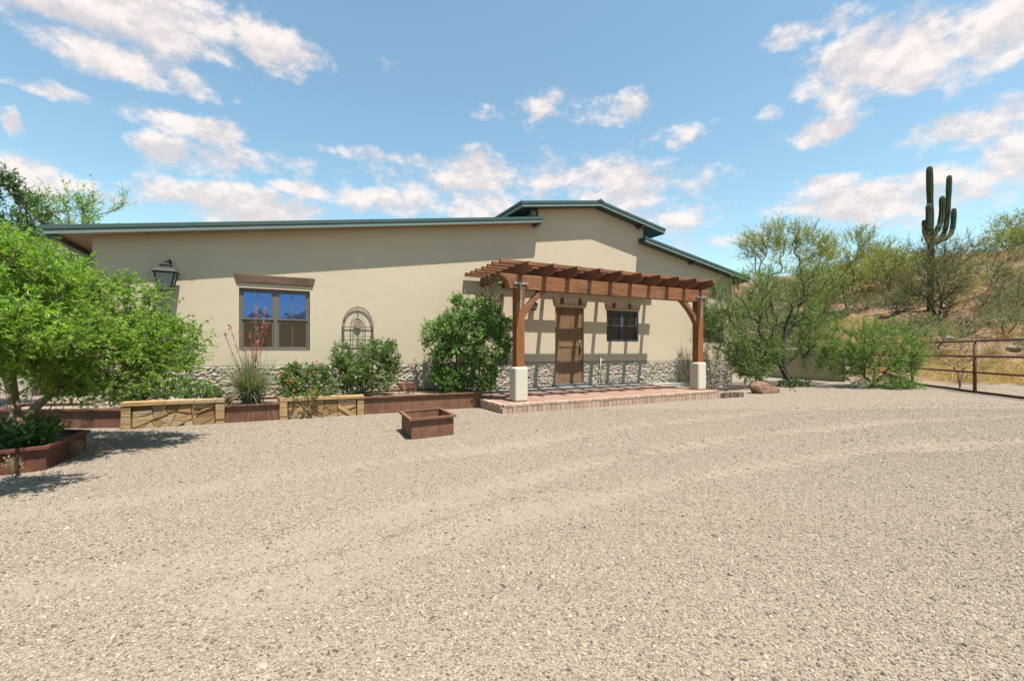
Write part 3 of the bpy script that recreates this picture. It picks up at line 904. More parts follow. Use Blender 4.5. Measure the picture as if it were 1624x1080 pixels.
# ------------------------------------------------------------------ planters
def steel_box(poly, h, label, matm=RUST, soil=SOIL, soilz=None, flange=.035, closed=True, floor_z=-.05, group=None, z0=0.0):
    """poly: ground outline (counter-clockwise); a welded box with an outward flange"""
    n = len(poly); P = [Vector((p[0], p[1], 0)) for p in poly]
    c = sum(P, Vector()) / n
    root = thing('steel_planter', label, 'planter', (c.x, c.y, z0), group)
    def off(d):
        res = []
        for i in range(n):
            a, b, e = P[i - 1], P[i], P[(i + 1) % n]
            d1 = (b - a).normalized(); d2 = (e - b).normalized()
            n1 = Vector((d1.y, -d1.x, 0)); n2 = Vector((d2.y, -d2.x, 0))
            bis = (n1 + n2).normalized(); res.append(b + bis * d / max(.3, bis.dot(n1)))
        return res
    inn = off(-.012); fl = off(flange); fi = off(-.02)
    m = MB()
    Z = lambda L, z: [Vector((p.x, p.y, z)) for p in L]
    rings = [Z(P, z0 + floor_z), Z(P, z0 + h - .006), Z(inn, z0 + h - .006), Z(inn, z0 + floor_z)]
    vs = sum(rings, []); fs = []
    for i in range(3):
        for k in range(n): a = i * n + k; b = i * n + (k + 1) % n; fs.append((a, b, b + n, a + n))
    m.add(vs, fs); m.build('side_plates', matm, root)
    r = MB(); rings = [Z(fl, z0 + h - .03), Z(fl, z0 + h), Z(fi, z0 + h), Z(fi, z0 + h - .006), Z(off(flange - .006), z0 + h - .006), Z(off(flange - .006), z0 + h - .03)]
    vs = sum(rings, []); fs = []
    for i in range(6):
        for k in range(n):
            a = i * n + k; b = i * n + (k + 1) % n; j = ((i + 1) % 6) * n
            fs.append((a, b, j + (k + 1) % n, j + k))
    r.add(vs, fs); r.build('rim', matm, root)
    s = MB(); zz = z0 + (h - .06 if soilz is None else soilz); s.add(Z(off(-.014), zz), [tuple(range(n))]); s.build('soil', soil, root)
    return root

# the low empty box on the drive
gx = [WG(652.5, 697), WG(719.5, 689), None, WG(637, 682)]
a, b, d = gx[0], gx[1], gx[3]; c = b + (d - a)
steel_box([(p.x, p.y) for p in (a, b, c, d)], .285, 'small empty square rusted steel planter box standing alone on the gravel', RUST, MULCH, .10)
# the big one under the tree
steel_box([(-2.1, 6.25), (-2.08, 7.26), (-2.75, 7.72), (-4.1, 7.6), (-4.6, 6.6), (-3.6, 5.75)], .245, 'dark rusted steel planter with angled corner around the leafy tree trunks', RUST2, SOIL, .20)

YPL = 8.95
def pxp(px, Y=YPL): return WY(px, HY, Y).x
def bed(x0, x1, z, label):
    return steel_box([(x0, YPL), (x1, YPL), (x1, YW - .08), (x0, YW - .08)], z, label, RUST, MULCH, z - .05)
bed(pxp(357) + .005, pxp(443) - .005, .30, 'short rusted steel planter holding the red yucca between two stone planters')
steel_box([(pxp(577) + .01, YPL), (3.80, YPL + .03), (3.80, YW - .08), (pxp(577) + .01, YW - .08)], .335, 'long rusted steel planter running from the second stone planter to the patio', RUST, MULCH, .30)
xs0 = pxp(192)
steel_box([(-3.9, 9.95), (xs0 - .01, 9.12), (xs0 - .01, YW - .08), (-3.9, YW + .5)], .30, 'rusted steel planter angling back behind the tree trunks', RUST, MULCH, .25)

def stone_planter(x0, x1, z, label, seed):
    root = thing('stone_planter', label, 'planter', ((x0 + x1) / 2, YPL, 0))
    rg = random.Random(seed)
    m = MB(); m.box(x0 + .01, x1 - .01, YPL + .0, YPL + .14, -.06, z - .05); m.box(x0 + .01, x0 + .14, YPL + .14, YW - .08, -.06, z - .05); m.box(x1 - .14, x1 - .01, YPL + .14, YW - .08, -.06, z - .05)
    m.build('mortar_core', MORTAR, root)
    # split the face at random angles into slabs
    polys = [[(x0 + .14, -.06), (x1 - .14, -.06), (x1 - .14, z - .062), (x0 + .14, z - .062)]]
    def area(p): return abs(sum(p[i][0] * p[(i + 1) % len(p)][1] - p[(i + 1) % len(p)][0] * p[i][1] for i in range(len(p)))) / 2
    def cut(p, o, d):
        A, B = [], []
        for i in range(len(p)):
            q, r = p[i], p[(i + 1) % len(p)]
            s1 = (q[0] - o[0]) * d[1] - (q[1] - o[1]) * d[0]; s2 = (r[0] - o[0]) * d[1] - (r[1] - o[1]) * d[0]
            (A if s1 >= 0 else B).append(q)
            if s1 * s2 < 0:
                t = s1 / (s1 - s2); x = (q[0] + (r[0] - q[0]) * t, q[1] + (r[1] - q[1]) * t); A.append(x); B.append(x)
        return [A, B]
    target = 27 if x1 - x0 > 1.2 else 19
    while len(polys) < target:
        polys.sort(key=area); p = polys.pop()
        cx = sum(q[0] for q in p) / len(p) + rg.uniform(-.04, .04); cz = sum(q[1] for q in p) / len(p) + rg.uniform(-.02, .02)
        w = max(q[0] for q in p) - min(q[0] for q in p); hgt = max(q[1] for q in p) - min(q[1] for q in p)
        ang = rg.choice([.9, 2.2, 1.57, 1.2]) if w > hgt * 1.5 else rg.choice([.1, -.12, .5, -.6])
        ang += rg.uniform(-.2, .2)
        r = [q for q in cut(p, (cx, cz), (math.cos(ang), math.sin(ang))) if len(q) > 2 and area(q) > .0015]
        polys += r if len(r) == 2 else [p]
        if len(r) != 2 and rg.random() < .3: target -= 1
    st = MB(); tint = []
    def stone(poly, axis_front):
        c = (sum(q[0] for q in poly) / len(poly), sum(q[1] for q in poly) / len(poly)); dpt = rg.uniform(.02, .045); tv = rg.random()
        ins = []
        for q in poly:
            v = Vector((q[0] - c[0], q[1] - c[1])); l = v.length; ins.append((c[0] + v.x * (1 - .007 / max(l, .03)), c[1] + v.y * (1 - .007 / max(l, .03))))
        st.prism([(q[0], YPL - dpt + rg.uniform(-.006, .006), q[1]) for q in ins], (0, dpt + .03, 0)); tint.extend([tv] * (len(poly) + 2))
    for p in polys: stone(p, 0)
    for xa in (x0, x1 - .13):      # corner quoins
        z_ = -.06
        while z_ < z - .1:
            hh = rg.uniform(.10, .16); z2 = min(z_ + hh, z - .062); tv = .55 + rg.random() * .3
            st.box(xa + rg.uniform(0, .01), xa + .125, YPL - .045 - rg.uniform(0, .015), YPL + .13, z_ + .004, z2 - .004); tint.extend([tv] * 6); z_ = z2
    xx = x0
    while xx < x1 - .05:           # coping slabs
        w = min(rg.uniform(.35, .55), x1 - xx); tv = .6 + rg.random() * .3
        st.box(xx + .004, xx + w - .004, YPL - .065 + rg.uniform(-.01, .01), YPL + .2, z - .055, z + rg.uniform(-.008, .004)); tint.extend([tv] * 6); xx += w
    o = st.build('stonework', FLAG, root, bevel=.008)
    a = o.data.attributes.new('tint', 'FLOAT', 'FACE'); a.data.foreach_set('value', np.array(tint, dtype=np.float32))
    s = MB(); s.add([(x0 + .14, YPL + .2, z - .07), (x1 - .14, YPL + .2, z - .07), (x1 - .14, YW - .08, z - .07), (x0 + .14, YW - .08, z - .07)], [(0, 1, 2, 3)]); s.build('soil', MULCH, root)
stone_planter(xs0, pxp(357), .41, 'longer ochre flagstone planter with yellow flowers, nearest the leafy tree', 4)
stone_planter(pxp(443), pxp(577), .375, 'shorter ochre flagstone planter with the orange flowered shrub, between the rusted steel planters', 12)

# ------------------------------------------------------------------ plants
def unit(a): return a / np.maximum(np.linalg.norm(a, axis=-1, keepdims=True), 1e-9)

def leaves(base, d, length, width, r, droop=.25):
    """diamond leaves: base points, directions, per-leaf length and width -> verts, quads"""
    n = len(base)
    d = unit(d + np.array([0, 0, -droop]) * r.random((n, 1)))
    side = unit(np.cross(d, unit(r.normal(size=(n, 3)) + np.array([0, 0, .8]))))
    nrm = np.cross(side, d)
    L = length[:, None]; Wd = width[:, None] * .5
    mid = base + d * L * .45 + nrm * L * .05
    tip = base + d * L - nrm * L * .06
    v = np.stack([base, mid + side * Wd, tip, mid - side * Wd], 1).reshape(-1, 3)
    q = np.arange(4 * n).reshape(n, 4)
    return v, q

def grow(trunks, tips, r, pathcost=.35, bend=.25):
    """nodes of a branching skeleton: trunk polylines first, then each tip joined to the node that suits it best"""
    pos, par, plen = [], [], []
    for tr in trunks:
        for i, p in enumerate(tr):
            p = np.array(p, float)
            if i == 0: par.append(-1); plen.append(0)
            else: par.append(len(pos) - 1); plen.append(plen[-1] + np.linalg.norm(p - pos[-1]))
            pos.append(p)
    roots = np.array([np.array(t[-1], float) for t in trunks])
    order = np.argsort(np.min(np.linalg.norm(tips[:, None] - roots[None], axis=2), axis=1))
    A = np.zeros((len(pos) + len(tips) * 4, 3)); Lh = np.zeros(len(A)); n = len(pos)
    A[:n] = pos; Lh[:n] = plen; par = par + [0] * (len(A) - n)
    for ti in order:
        tp = tips[ti]
        dd = np.linalg.norm(A[:n] - tp, axis=1)
        cost = dd + pathcost * Lh[:n] + .5 * np.maximum(0, A[:n, 2] - tp[2])
        # do not start from the foot of the trunk
        k = int(np.argmin(cost)); p0 = A[k]; dist = dd[k]
        prev = k
        cdir = np.array([0, 0, 1.0]) if par[k] < 0 else unit(A[k] - A[par[k]])
        mid = p0 + cdir * dist * bend + (tp - p0) * (.45 - bend * .3) + r.normal(size=3) * dist * .07
        for t in ((.34, .67, 1.0) if dist > .25 else (1.0,)):
            q = p0 * (1 - t) ** 2 + mid * 2 * t * (1 - t) + tp * t * t
            if t < 1: q = q + r.normal(size=3) * dist * .03
            A[n] = q; par[n] = prev; Lh[n] = Lh[prev] + np.linalg.norm(q - A[prev]); prev = n; n += 1
    par = np.array(par[:n]); A = A[:n]
    cnt = np.zeros(n); haschild = np.zeros(n, bool); haschild[par[par >= 0]] = True
    cnt[~haschild] = 1
    for i in range(n - 1, -1, -1):
        if par[i] >= 0: cnt[par[i]] += cnt[i]
    return A, par, cnt

def tubes_np(A, par, rad, n=6):
    e = np.where(par >= 0)[0]
    p0 = A[par[e]]; p1 = A[e]
    d = unit(p1 - p0)
    ref = np.where(np.abs(d[:, 2:3]) < .9, np.array([[0, 0, 1.0]]), np.array([[1.0, 0, 0]]))
    s = unit(np.cross(d, ref)); u = np.cross(d, s)
    ang = np.arange(n) * 2 * math.pi / n
    ringd = s[:, None] * np.cos(ang)[None, :, None] + u[:, None] * np.sin(ang)[None, :, None]
    r0 = rad[par[e]]; r1 = rad[e]; r0 = np.minimum(r0, r1 * 1.5 + .002)
    v = np.concatenate([p0[:, None] + ringd * r0[:, None, None], (p1 + d * r1[:, None] * .3)[:, None] + ringd * r1[:, None, None]], 1)
    k = np.arange(n); base = np.arange(len(e))[:, None, None] * 2 * n
    q = np.stack([k, (k + 1) % n, (k + 1) % n + n, k + n], -1)[None] + base
    return v.reshape(-1, 3), q.reshape(-1, 4)

def sample_blobs(blobs, n, r, hollow=.35, mind=0.0):
    """points in a union of ellipsoids (centre, radii, weight), favouring the outer shell"""
    w = np.array([b[2] for b in blobs], float); w /= w.sum()
    out = []
    while len(out) < n:
        b = blobs[r.choice(len(blobs), p=w)]
        x = r.normal(size=3); x /= np.linalg.norm(x); x *= (hollow + (1 - hollow) * r.random()) ** .6
        p = np.array(b[0]) + x * np.array(b[1])
        out.append(p)
    return np.array(out)

def plant(name, label, cat, base, trunks, blobs, ntips, leafm, barkm, leaf=(.05, .014), twig=.3, k=4, m=10, palm=1, rtrunk=.05, rtip=.004,
          seed=1, group=None, droop=.25, updir=.35, flowers=None, spread=1.0, bend=.25, pathcost=.35, zmin=None, crown='crown', bare=0.0, density=1.0):
    r = np.random.default_rng(seed)
    root = thing(name, label, cat, base, group)
    tips = sample_blobs(blobs, ntips, r)
    if zmin is not None: tips[:, 2] = np.maximum(tips[:, 2], zmin + r.random(len(tips)) * .1)
    A, par, cnt = grow(trunks, tips, r, pathcost, bend)
    tot = cnt[par < 0].max()
    rad = np.maximum(rtip, rtrunk * (cnt / tot) ** .5)
    nt = sum(len(t) for t in trunks)
    bv, bq = tubes_np(A, par, rad)
    # twigs
    cen = np.mean([np.array(b[0]) for b in blobs], axis=0)
    T0 = np.repeat(tips, k, 0)
    dirs = unit(unit(T0 - cen) * .7 * spread + r.normal(size=T0.shape) * .6 + np.array([0, 0, updir]))
    tl = twig * r.uniform(.55, 1.25, len(T0))
    T1 = T0 + dirs * tl[:, None] + np.array([0, 0, -.10]) * (tl[:, None] * droop)
    tA = np.concatenate([T0, T1]); tp = np.concatenate([np.full(len(T0), -1), np.arange(len(T0))]); trd = np.concatenate([np.full(len(T0), rtip * .8), np.full(len(T0), rtip * .35)])
    tv, tq = tubes_np(tA, tp, trd, 3)
    mesh_np('trunk', np.concatenate([bv, tv]), np.concatenate([bq, tq + len(bv)]), barkm, root, smooth=True)
    # leaves along the twigs
    keep = r.random(len(T0)) > bare
    T0, T1, dirs, tl = T0[keep], T1[keep], dirs[keep], tl[keep]
    s = r.uniform(.1, 1.05, (len(T0), m)); P = T0[:, None] + (T1 - T0)[:, None] * s[..., None] + r.normal(size=(len(T0), m, 3)) * .012
    P = P.reshape(-1, 3); Dm = np.repeat(dirs, m, 0)
    tone = np.repeat(r.normal(.5, .16, len(T0)), m)
    if palm > 1:
        ax = unit(Dm * .5 + r.normal(size=P.shape) * .7 + np.array([0, 0, .1]))
        sd = unit(np.cross(ax, r.normal(size=P.shape) + np.array([0, 0, 1.2])))
        fan = np.linspace(-1.15, 1.15, palm)
        D = (ax[:, None] * np.cos(fan)[None, :, None] + sd[:, None] * np.sin(fan)[None, :, None]).reshape(-1, 3)
        P = np.repeat(P, palm, 0); tone = np.repeat(tone, palm); lf = np.tile(1 - .35 * np.abs(fan), len(ax))
    else:
        D = unit(Dm * .6 + r.normal(size=P.shape) * .8); lf = np.ones(len(P))
    L = leaf[0] * r.uniform(.65, 1.2, len(P)) * lf; Wd = leaf[1] * r.uniform(.75, 1.2, len(P))
    v, q = leaves(P, D, L, Wd, r, droop)
    tint = np.clip(tone + r.normal(0, .14, len(P)), 0, 1)
    mesh_np(crown, v, q, leafm, root, tint)
    if flowers:
        fm, nf, fs, zone = flowers
        out = tips[r.choice(len(tips), nf)] if nf <= len(tips) else tips[r.integers(0, len(tips), nf)]
        cpos = out + unit(out - cen) * twig * .8 + r.normal(size=out.shape) * twig * .4 + np.array([0, 0, twig * .25])
        if zone is not None: cpos = cpos[zone(cpos)]
        def bloom(c):
            pts = np.repeat(c, 7, 0); dd = unit(r.normal(size=pts.shape) + np.array([0, -.3, .5]))
            fv, fq = leaves(pts, dd, np.full(len(pts), fs) * r.uniform(.7, 1.2, len(pts)), np.full(len(pts), fs * .8), r, 0)
            return mesh_np('flower', fv, fq, fm, root, r.random(len(pts)))
        if len(cpos) <= 60:
            for c in cpos: bloom(c[None])
        else:
            o = bloom(cpos); o.name = 'flowers'; o['kind'] = 'stuff'
    return root

LF_VITEX = m_leaf('bright_green_leaf', (.06, .135, .018), (.15, .275, .032), (.26, .39, .055), .45)
LF_DARK = m_leaf('deep_green_leaf', (.018, .045, .012), (.04, .095, .02), (.07, .15, .03), .3)
LF_MESQ = m_leaf('mesquite_leaf', (.055, .10, .025), (.12, .19, .045), (.20, .27, .075), .4)
LF_YEL = m_leaf('yellow_green_leaf', (.12, .15, .02), (.24, .26, .03), (.36, .34, .05), .4)
LF_BED = m_leaf('bed_shrub_leaf', (.035, .075, .016), (.085, .155, .028), (.17, .235, .05), .35)
LF_MID = m_leaf('fresh_green_leaf', (.03, .085, .016), (.07, .165, .03), (.13, .24, .05), .35)
LF_VINE = m_leaf('vine_leaf', (.04, .105, .02), (.105, .215, .04), (.21, .34, .08), .4)
LF_OLIVE = m_leaf('olive_desert_leaf', (.07, .08, .028), (.13, .14, .045), (.20, .19, .07), .3)
LF_GREY = m_leaf('grey_desert_leaf', (.10, .095, .06), (.17, .16, .10), (.25, .22, .14), .25)
LF_PV = m_leaf('palo_verde_leaf', (.10, .13, .02), (.19, .22, .03), (.30, .30, .045), .4)
LF_GRN2 = m_leaf('green_desert_shrub_leaf', (.06, .12, .022), (.12, .21, .035), (.19, .28, .05), .35)
m_straw = m_leaf('straw', (.22, .15, .07), (.34, .25, .13), (.40, .32, .18), .3)
FL_YEL = m_leaf('yellow_petal', (.55, .38, .02), (.70, .52, .03), (.75, .60, .08), .3)
FL_ORG = m_leaf('orange_petal', (.50, .09, .02), (.65, .15, .03), (.70, .24, .05), .3)
FL_WHT = m_leaf('white_petal', (.62, .60, .50), (.75, .74, .66), (.82, .82, .78), .3)
FL_RED = m_leaf('coral_red_petal', (.30, .05, .045), (.42, .10, .085), (.50, .18, .14), .3)
LF_YUC = m_leaf('grey_green_blade', (.085, .10, .06), (.16, .18, .115), (.24, .26, .17), .25)
LF_REDB = m_leaf('bronze_red_leaf', (.12, .025, .02), (.22, .045, .03), (.14, .13, .05), .3)

def B(px, py, Z, rx, ry, w=1.0, rd=None):     # a crown blob from its place and size in the photograph, at a given distance
    p = W(px, py, Z); a = rx / F * Z; b = ry / F * Z
    return (tuple(p), (a, rd if rd else a, b), w)

# the leafy tree in the big steel planter
def V3(p): return (p.x, p.y, p.z)
t0 = Vector((-2.95, 6.95, .18))
def trunk(*pts): return [V3(p) for p in pts]
plant('leafy_tree', 'broad bright green multi trunk tree with fine fingered leaves in the dark steel planter', 'tree', V3(t0),
      [trunk(W(18, 668, 5.15), W(16, 630, 5.2), W(10, 600, 5.25), W(-8, 560, 5.3)),
       trunk(W(30, 668, 5.25), W(20, 600, 5.3), W(32, 580, 5.4), W(48, 545, 5.5)),
       trunk(W(38, 668, 5.3), W(62, 640, 5.4), W(90, 618, 5.5), W(120, 585, 5.6)),
       trunk(W(60, 672, 5.5), W(85, 640, 5.6), W(115, 617, 5.7), W(150, 598, 5.8)),
       trunk(W(45, 668, 5.6), W(50, 630, 5.7), W(60, 590, 5.8))],
      [B(50, 470, 5.6, 95, 70, 2.2), B(150, 495, 5.7, 88, 56, 2.4), B(245, 545, 5.8, 64, 42, 1.5), B(110, 548, 5.3, 105, 44, 2.2), B(0, 520, 5.2, 60, 80, 1.2),
       B(205, 575, 5.6, 80, 28, 1.1), B(80, 440, 5.9, 50, 38, 1), B(20, 410, 6.0, 55, 50, 1), B(-70, 470, 5.4, 80, 90, 1.5), B(30, 450, 4.5, 60, 55, 1.3), B(5, 535, 4.5, 55, 42, 1.0), B(95, 520, 4.8, 50, 40, .8), B(55, 528, 3.8, 56, 34, .7), B(-20, 520, 3.7, 60, 45, .8), B(130, 600, 5.5, 60, 16, .5)],
      960, LF_VITEX, BARK_P, leaf=(.055, .012), twig=.26, k=5, m=8, palm=5, rtrunk=.05, rtip=.003, seed=3, droop=.35)

plant('planter_shrub', 'low fresh green shrub at the foot of the leafy tree inside the steel planter', 'shrub', V3(WG(40, 700, .2)),
      [trunk(W(30, 703, 4.95), W(30, 698, 4.95))],
      [B(8, 692, 4.75, 34, 13, 1), B(45, 692, 4.85, 28, 12, 1), B(70, 676, 5.3, 16, 14, .5), B(-25, 688, 4.8, 40, 18, .8)], 80, LF_MID, BARK_D, leaf=(.06, .022), twig=.12, k=4, m=8, rtrunk=.012, seed=5)

for (px, py, Z, lab) in ((20, 757, 4.35, 'dry straw weed sprouting from the gravel against the front of the dark steel planter'), (122, 727, 5.2, 'tiny dry weed at the far corner of the dark steel planter')):
    p = WG(px, py)
    plant('dry_weed', lab, 'weed', V3(p), [trunk(p, p + Vector((0, 0, .04)))], [((p.x, p.y, .11), (.05, .05, .07), 1)], 14, m_straw, TWIG, leaf=(.035, .006), twig=.05, k=3, m=4, rtrunk=.003, rtip=.0015, seed=60, updir=1.0, droop=.1)
# trees behind the house's near end
p = onT(-12, 9.6)
plant('dark_tree', 'dark green small leaved tree rising at the far edge behind the leafy tree', 'tree', V3(p),
      [trunk(p, p + Vector((0, 0, 1.2)), p + Vector((.1, .1, 2.4)))], [B(-15, 330, 9.6, 62, 55, 1.6), B(-5, 390, 9.4, 60, 45, 1.2), B(-60, 380, 9.8, 70, 80, 1.5), B(10, 300, 9.6, 28, 25, .5), B(-5, 460, 9.3, 60, 60, 1)],
      240, LF_DARK, BARK_D, leaf=(.07, .024), twig=.3, k=5, m=14, rtrunk=.11, seed=8)
p = W(60, HY, 12.5); p.z = 0
plant('feathery_tree', 'feathery light green tree whose sprays show over the near roof corner', 'tree', V3(p),
      [trunk(p, p + Vector((.05, 0, 1.5)), p + Vector((0, .1, 2.8)))], [B(60, 400, 12.5, 75, 50, 2), B(100, 345, 12.6, 50, 22, .8), B(75, 330, 12.5, 26, 16, .3), B(140, 325, 13, 26, 12, .25), B(190, 335, 13.2, 24, 12, .22), B(110, 430, 12, 50, 50, 1.2)],
      190, LF_VITEX, BARK, leaf=(.10, .022), twig=.55, k=4, m=16, rtrunk=.12, seed=9, updir=.6)
p = W(-60, HY, 16); p.z = 0
plant('olive_tree', 'hazy olive tree filling the gap beyond the house corner', 'tree', V3(p),
      [trunk(p, p + Vector((.05, 0, 1.5)))], [B(-50, 440, 16, 130, 90, 2), B(60, 470, 16, 60, 60, 1), B(0, 530, 15, 120, 40, 1)],
      200, LF_MESQ, BARK, leaf=(.09, .03), twig=.5, k=5, m=14, rtrunk=.15, seed=10)
p = onT(30, 8.6)
plant('low_shrub', 'shadowed low shrub on the gravel behind the tree trunks', 'shrub', V3(p), [trunk(p, p + Vector((0, 0, .15)))],
      [B(40, 585, 8.6, 60, 35, 1), B(110, 600, 8.4, 50, 28, 1)], 80, LF_BED, BARK_D, leaf=(.06, .025), twig=.2, k=4, m=10, rtrunk=.02, seed=13)

# --- the bed
yb = 9.55
def PB(px, py): return WY(px, py, yb)
def BB(px, py, rx, ry, w=1.0, Y=yb):
    q = WY(px, py, Y); Z = q.x * S_ + q.y * C_; b = ry / F * Z; a = rx / F * Z / 1.05
    return (V3(q), (a, min(a, .45), b), w)
def stems(pxs, py0, py1, Y=yb): return [trunk(WY(x, py0, Y), WY(x + random.uniform(-3, 3), py1, Y)) for x in pxs]
plant('silver_shrub', 'loose grey green low shrub at the near end of the longer stone planter', 'shrub', V3(PB(165, 645)), stems((150, 175), 645, 635),
      [BB(150, 625, 34, 16), BB(190, 628, 22, 12), BB(120, 615, 30, 20, .7)], 70, LF_BED, TWIG, leaf=(.045, .016), twig=.16, k=4, m=9, rtrunk=.01, seed=15)
plant('yellow_lantana', 'spreading green mound dotted with yellow flowers in the longer stone planter', 'flowering shrub', V3(PB(275, 640)), stems((230, 265, 300, 330), 640, 630),
      [BB(225, 625, 22, 13), BB(262, 615, 28, 17, 1.3), BB(305, 619, 30, 14, 1.2), BB(335, 627, 16, 9, .6)], 150, LF_MID, TWIG, leaf=(.045, .022), twig=.12, k=4, m=9, rtrunk=.01, seed=16,
      flowers=(FL_YEL, 130, .020, None))
plant('orange_flowered_shrub', 'rounded dark green shrub with a few orange red blooms over the shorter stone planter', 'flowering shrub', V3(PB(485, 632)), stems((465, 485, 505), 632, 615),
      [BB(468, 605, 22, 26, 1.2, 9.35), BB(500, 602, 22, 25, 1.2, 9.35), BB(485, 620, 36, 16, .8, 9.2), BB(520, 618, 16, 18, .5, 9.3)], 170, LF_BED, TWIG, leaf=(.05, .026), twig=.13, k=4, m=9, rtrunk=.012, seed=17,
      flowers=(FL_ORG, 34, .040, lambda c: c[:, 1] < 9.5))
plant('bushy_shrub', 'taller upright green shrub growing up in front of the wire trellis', 'shrub', V3(PB(580, 622)), stems((550, 575, 600, 615), 622, 600),
      [BB(560, 590, 30, 32, 1.2), BB(595, 590, 34, 34, 1.4), BB(618, 570, 14, 32, .6), BB(545, 570, 18, 22, .5), BB(590, 560, 26, 18, .7)], 230, LF_BED, TWIG, leaf=(.06, .026), twig=.15, k=4, m=9, rtrunk=.014, seed=18, updir=.7)
plant('red_leaved_plant', 'tiny red leaved plant at the back of the long steel planter', 'plant', V3(PB(644, 621)), stems((642, 648), 621, 617),
      [BB(642, 614, 8, 7), BB(650, 617, 6, 5, .6)], 22, LF_REDB, TWIG, leaf=(.05, .02), twig=.08, k=3, m=6, rtrunk=.006, seed=19)
vb = [BB(720, 560, 42, 48, 2.2, 9.55), BB(740, 520, 46, 36, 1.8, 9.4), BB(700, 535, 30, 35, 1.2, 9.6), BB(715, 600, 32, 24, 1.2, 9.5), BB(775, 550, 34, 52, 1.5, 9.0), BB(760, 495, 34, 20, .8, 9.2), BB(798, 530, 16, 34, .5, 8.8), BB(765, 600, 22, 24, .7, 9.1), BB(725, 480, 8, 12, .18, 9.4)]
plant('flowering_vine', 'bushy climbing vine with tiny white flowers beside the near pergola post', 'vine', V3(WY(735, 625, 9.4)), stems((700, 725, 745), 622, 590, 9.5) + stems((760, 780), 622, 560, 9.1),
      vb, 760, LF_VINE, BARK_D, leaf=(.048, .024), twig=.15, k=5, m=10, rtrunk=.016, seed=20, flowers=(FL_WHT, 260, .020, None))
# the vine's bare runners climbing to the rafters
def runners():
    root = thing('climbing_runner', 'bare dark vine runners twisting up to the first rafter from the flowering vine', 'vine', V3(WY(780, 490, 8.8)))
    m = MB()
    for (xa, xb, s) in ((772, 779, 1), (780, 784, -1), (786, 776, 1), (765, 772, 1)):
        pts = [WY(xa, 500, 8.8) + (WY(xb, 436, 8.7) - WY(xa, 500, 8.8)) * t + Vector((.05 * s * math.sin(t * 5), .04 * math.cos(t * 4), 0)) for t in np.linspace(0, 1, 9)]
        m.tube(pts, .009, 5)
    m.build('stems', BARK_D, root, smooth=True)
    r = np.random.default_rng(44); n = 260
    t = r.random(n); P = np.array([[*(WY(776, 500, 8.8) + (WY(790, 428, 8.7) - WY(776, 500, 8.8)) * x)] for x in t]) + r.normal(size=(n, 3)) * .06
    v, q = leaves(P, r.normal(size=(n, 3)), r.uniform(.03, .05, n), r.uniform(.012, .02, n), r); mesh_np('leaves', v, q, LF_VINE, root, r.random(n))
runners()

# red yucca: grey-green arching blades and coral flower spikes
def red_yucca():
    base = WY(398, 640, 9.30); base.z = .27
    root = thing('red_yucca', 'grassy grey green clump with tall coral red flower spikes in the short steel planter', 'yucca', V3(base))
    r = np.random.default_rng(22); n = 720; seg = 6
    az = r.uniform(0, 2 * math.pi, n); tilt = np.abs(r.normal(.62, .36, n)); L = r.uniform(.55, 1.02, n)
    b = np.array(base) + np.stack([r.normal(0, .06, n), r.normal(0, .06, n), np.zeros(n)], 1)
    s = np.linspace(0, 1, seg + 1)
    th = tilt[:, None] * (0.5 + 1.15 * s[None] ** 1.3)
    hor = np.cumsum(np.sin(th), 1) / seg; ver = np.cumsum(np.cos(th), 1) / seg
    hor -= hor[:, :1]; ver -= ver[:, :1]
    d = np.stack([np.cos(az), np.sin(az)], 1)
    P = np.concatenate([b[:, None, :2] + d[:, None] * (hor * L[:, None])[..., None], (b[:, 2:3] + ver * L[:, None])[..., None]], 2)
    side = np.stack([-d[:, 1], d[:, 0], np.zeros(n)], 1)
    wd = .0065 * (1 - s ** 2 * .9)
    Lf = P + side[:, None] * wd[None, :, None]; Rt = P - side[:, None] * wd[None, :, None]
    v = np.stack([Lf, Rt], 2).reshape(-1, 3)
    i = (np.arange(n)[:, None] * (seg + 1) + np.arange(seg)[None]) * 2
    q = np.stack([i, i + 1, i + 3, i + 2], -1).reshape(-1, 4)
    mesh_np('blades', v, q, LF_YUC, root, np.repeat(np.clip(r.normal(.5, .25, n), 0, 1), seg))
    tops = [(357, 530, 9.15), (363, 515, 9.25), (379, 526, 9.05), (396, 527, 9.2), (406, 485, 9.35), (421, 490, 9.3), (408, 540, 9.1), (425, 512, 9.45)]
    for (px, py, Y) in tops:
        st = MB(); tp = WY(px, py, Y); b0 = Vector(base) + Vector((r.normal(0, .04), r.normal(0, .04), .1))
        mid = b0 + (tp - b0) * .5 + Vector((r.normal(0, .03), 0, .08))
        pts = [b0 * (1 - t) ** 2 + mid * 2 * t * (1 - t) + tp * t * t for t in np.linspace(0, 1, 9)]
        st.tube(pts, [.007 - .004 * i / 8 for i in range(9)], 5)
        so = st.build('flower_stalk', m_stalk, root, smooth=True)
        m_ = 24; tt = 1 - r.random(m_) ** 1.4 * .42
        C = np.array([[*(b0 * (1 - t) ** 2 + mid * 2 * t * (1 - t) + tp * t * t)] for t in tt]) + r.normal(size=(m_, 3)) * .012
        C = np.repeat(C, 4, 0); D = r.normal(size=C.shape) + np.array([0, 0, .3])
        fv, fq = leaves(C, D, np.full(len(C), .027) * r.uniform(.7, 1.2, len(C)), np.full(len(C), .012), r, 0)
        mesh_np('blossom', fv, fq, FL_RED, so, r.random(len(C)))
m_stalk = m_plain('flower_stalk', (.20, .075, .06), .7, .2, 30)
red_yucca()

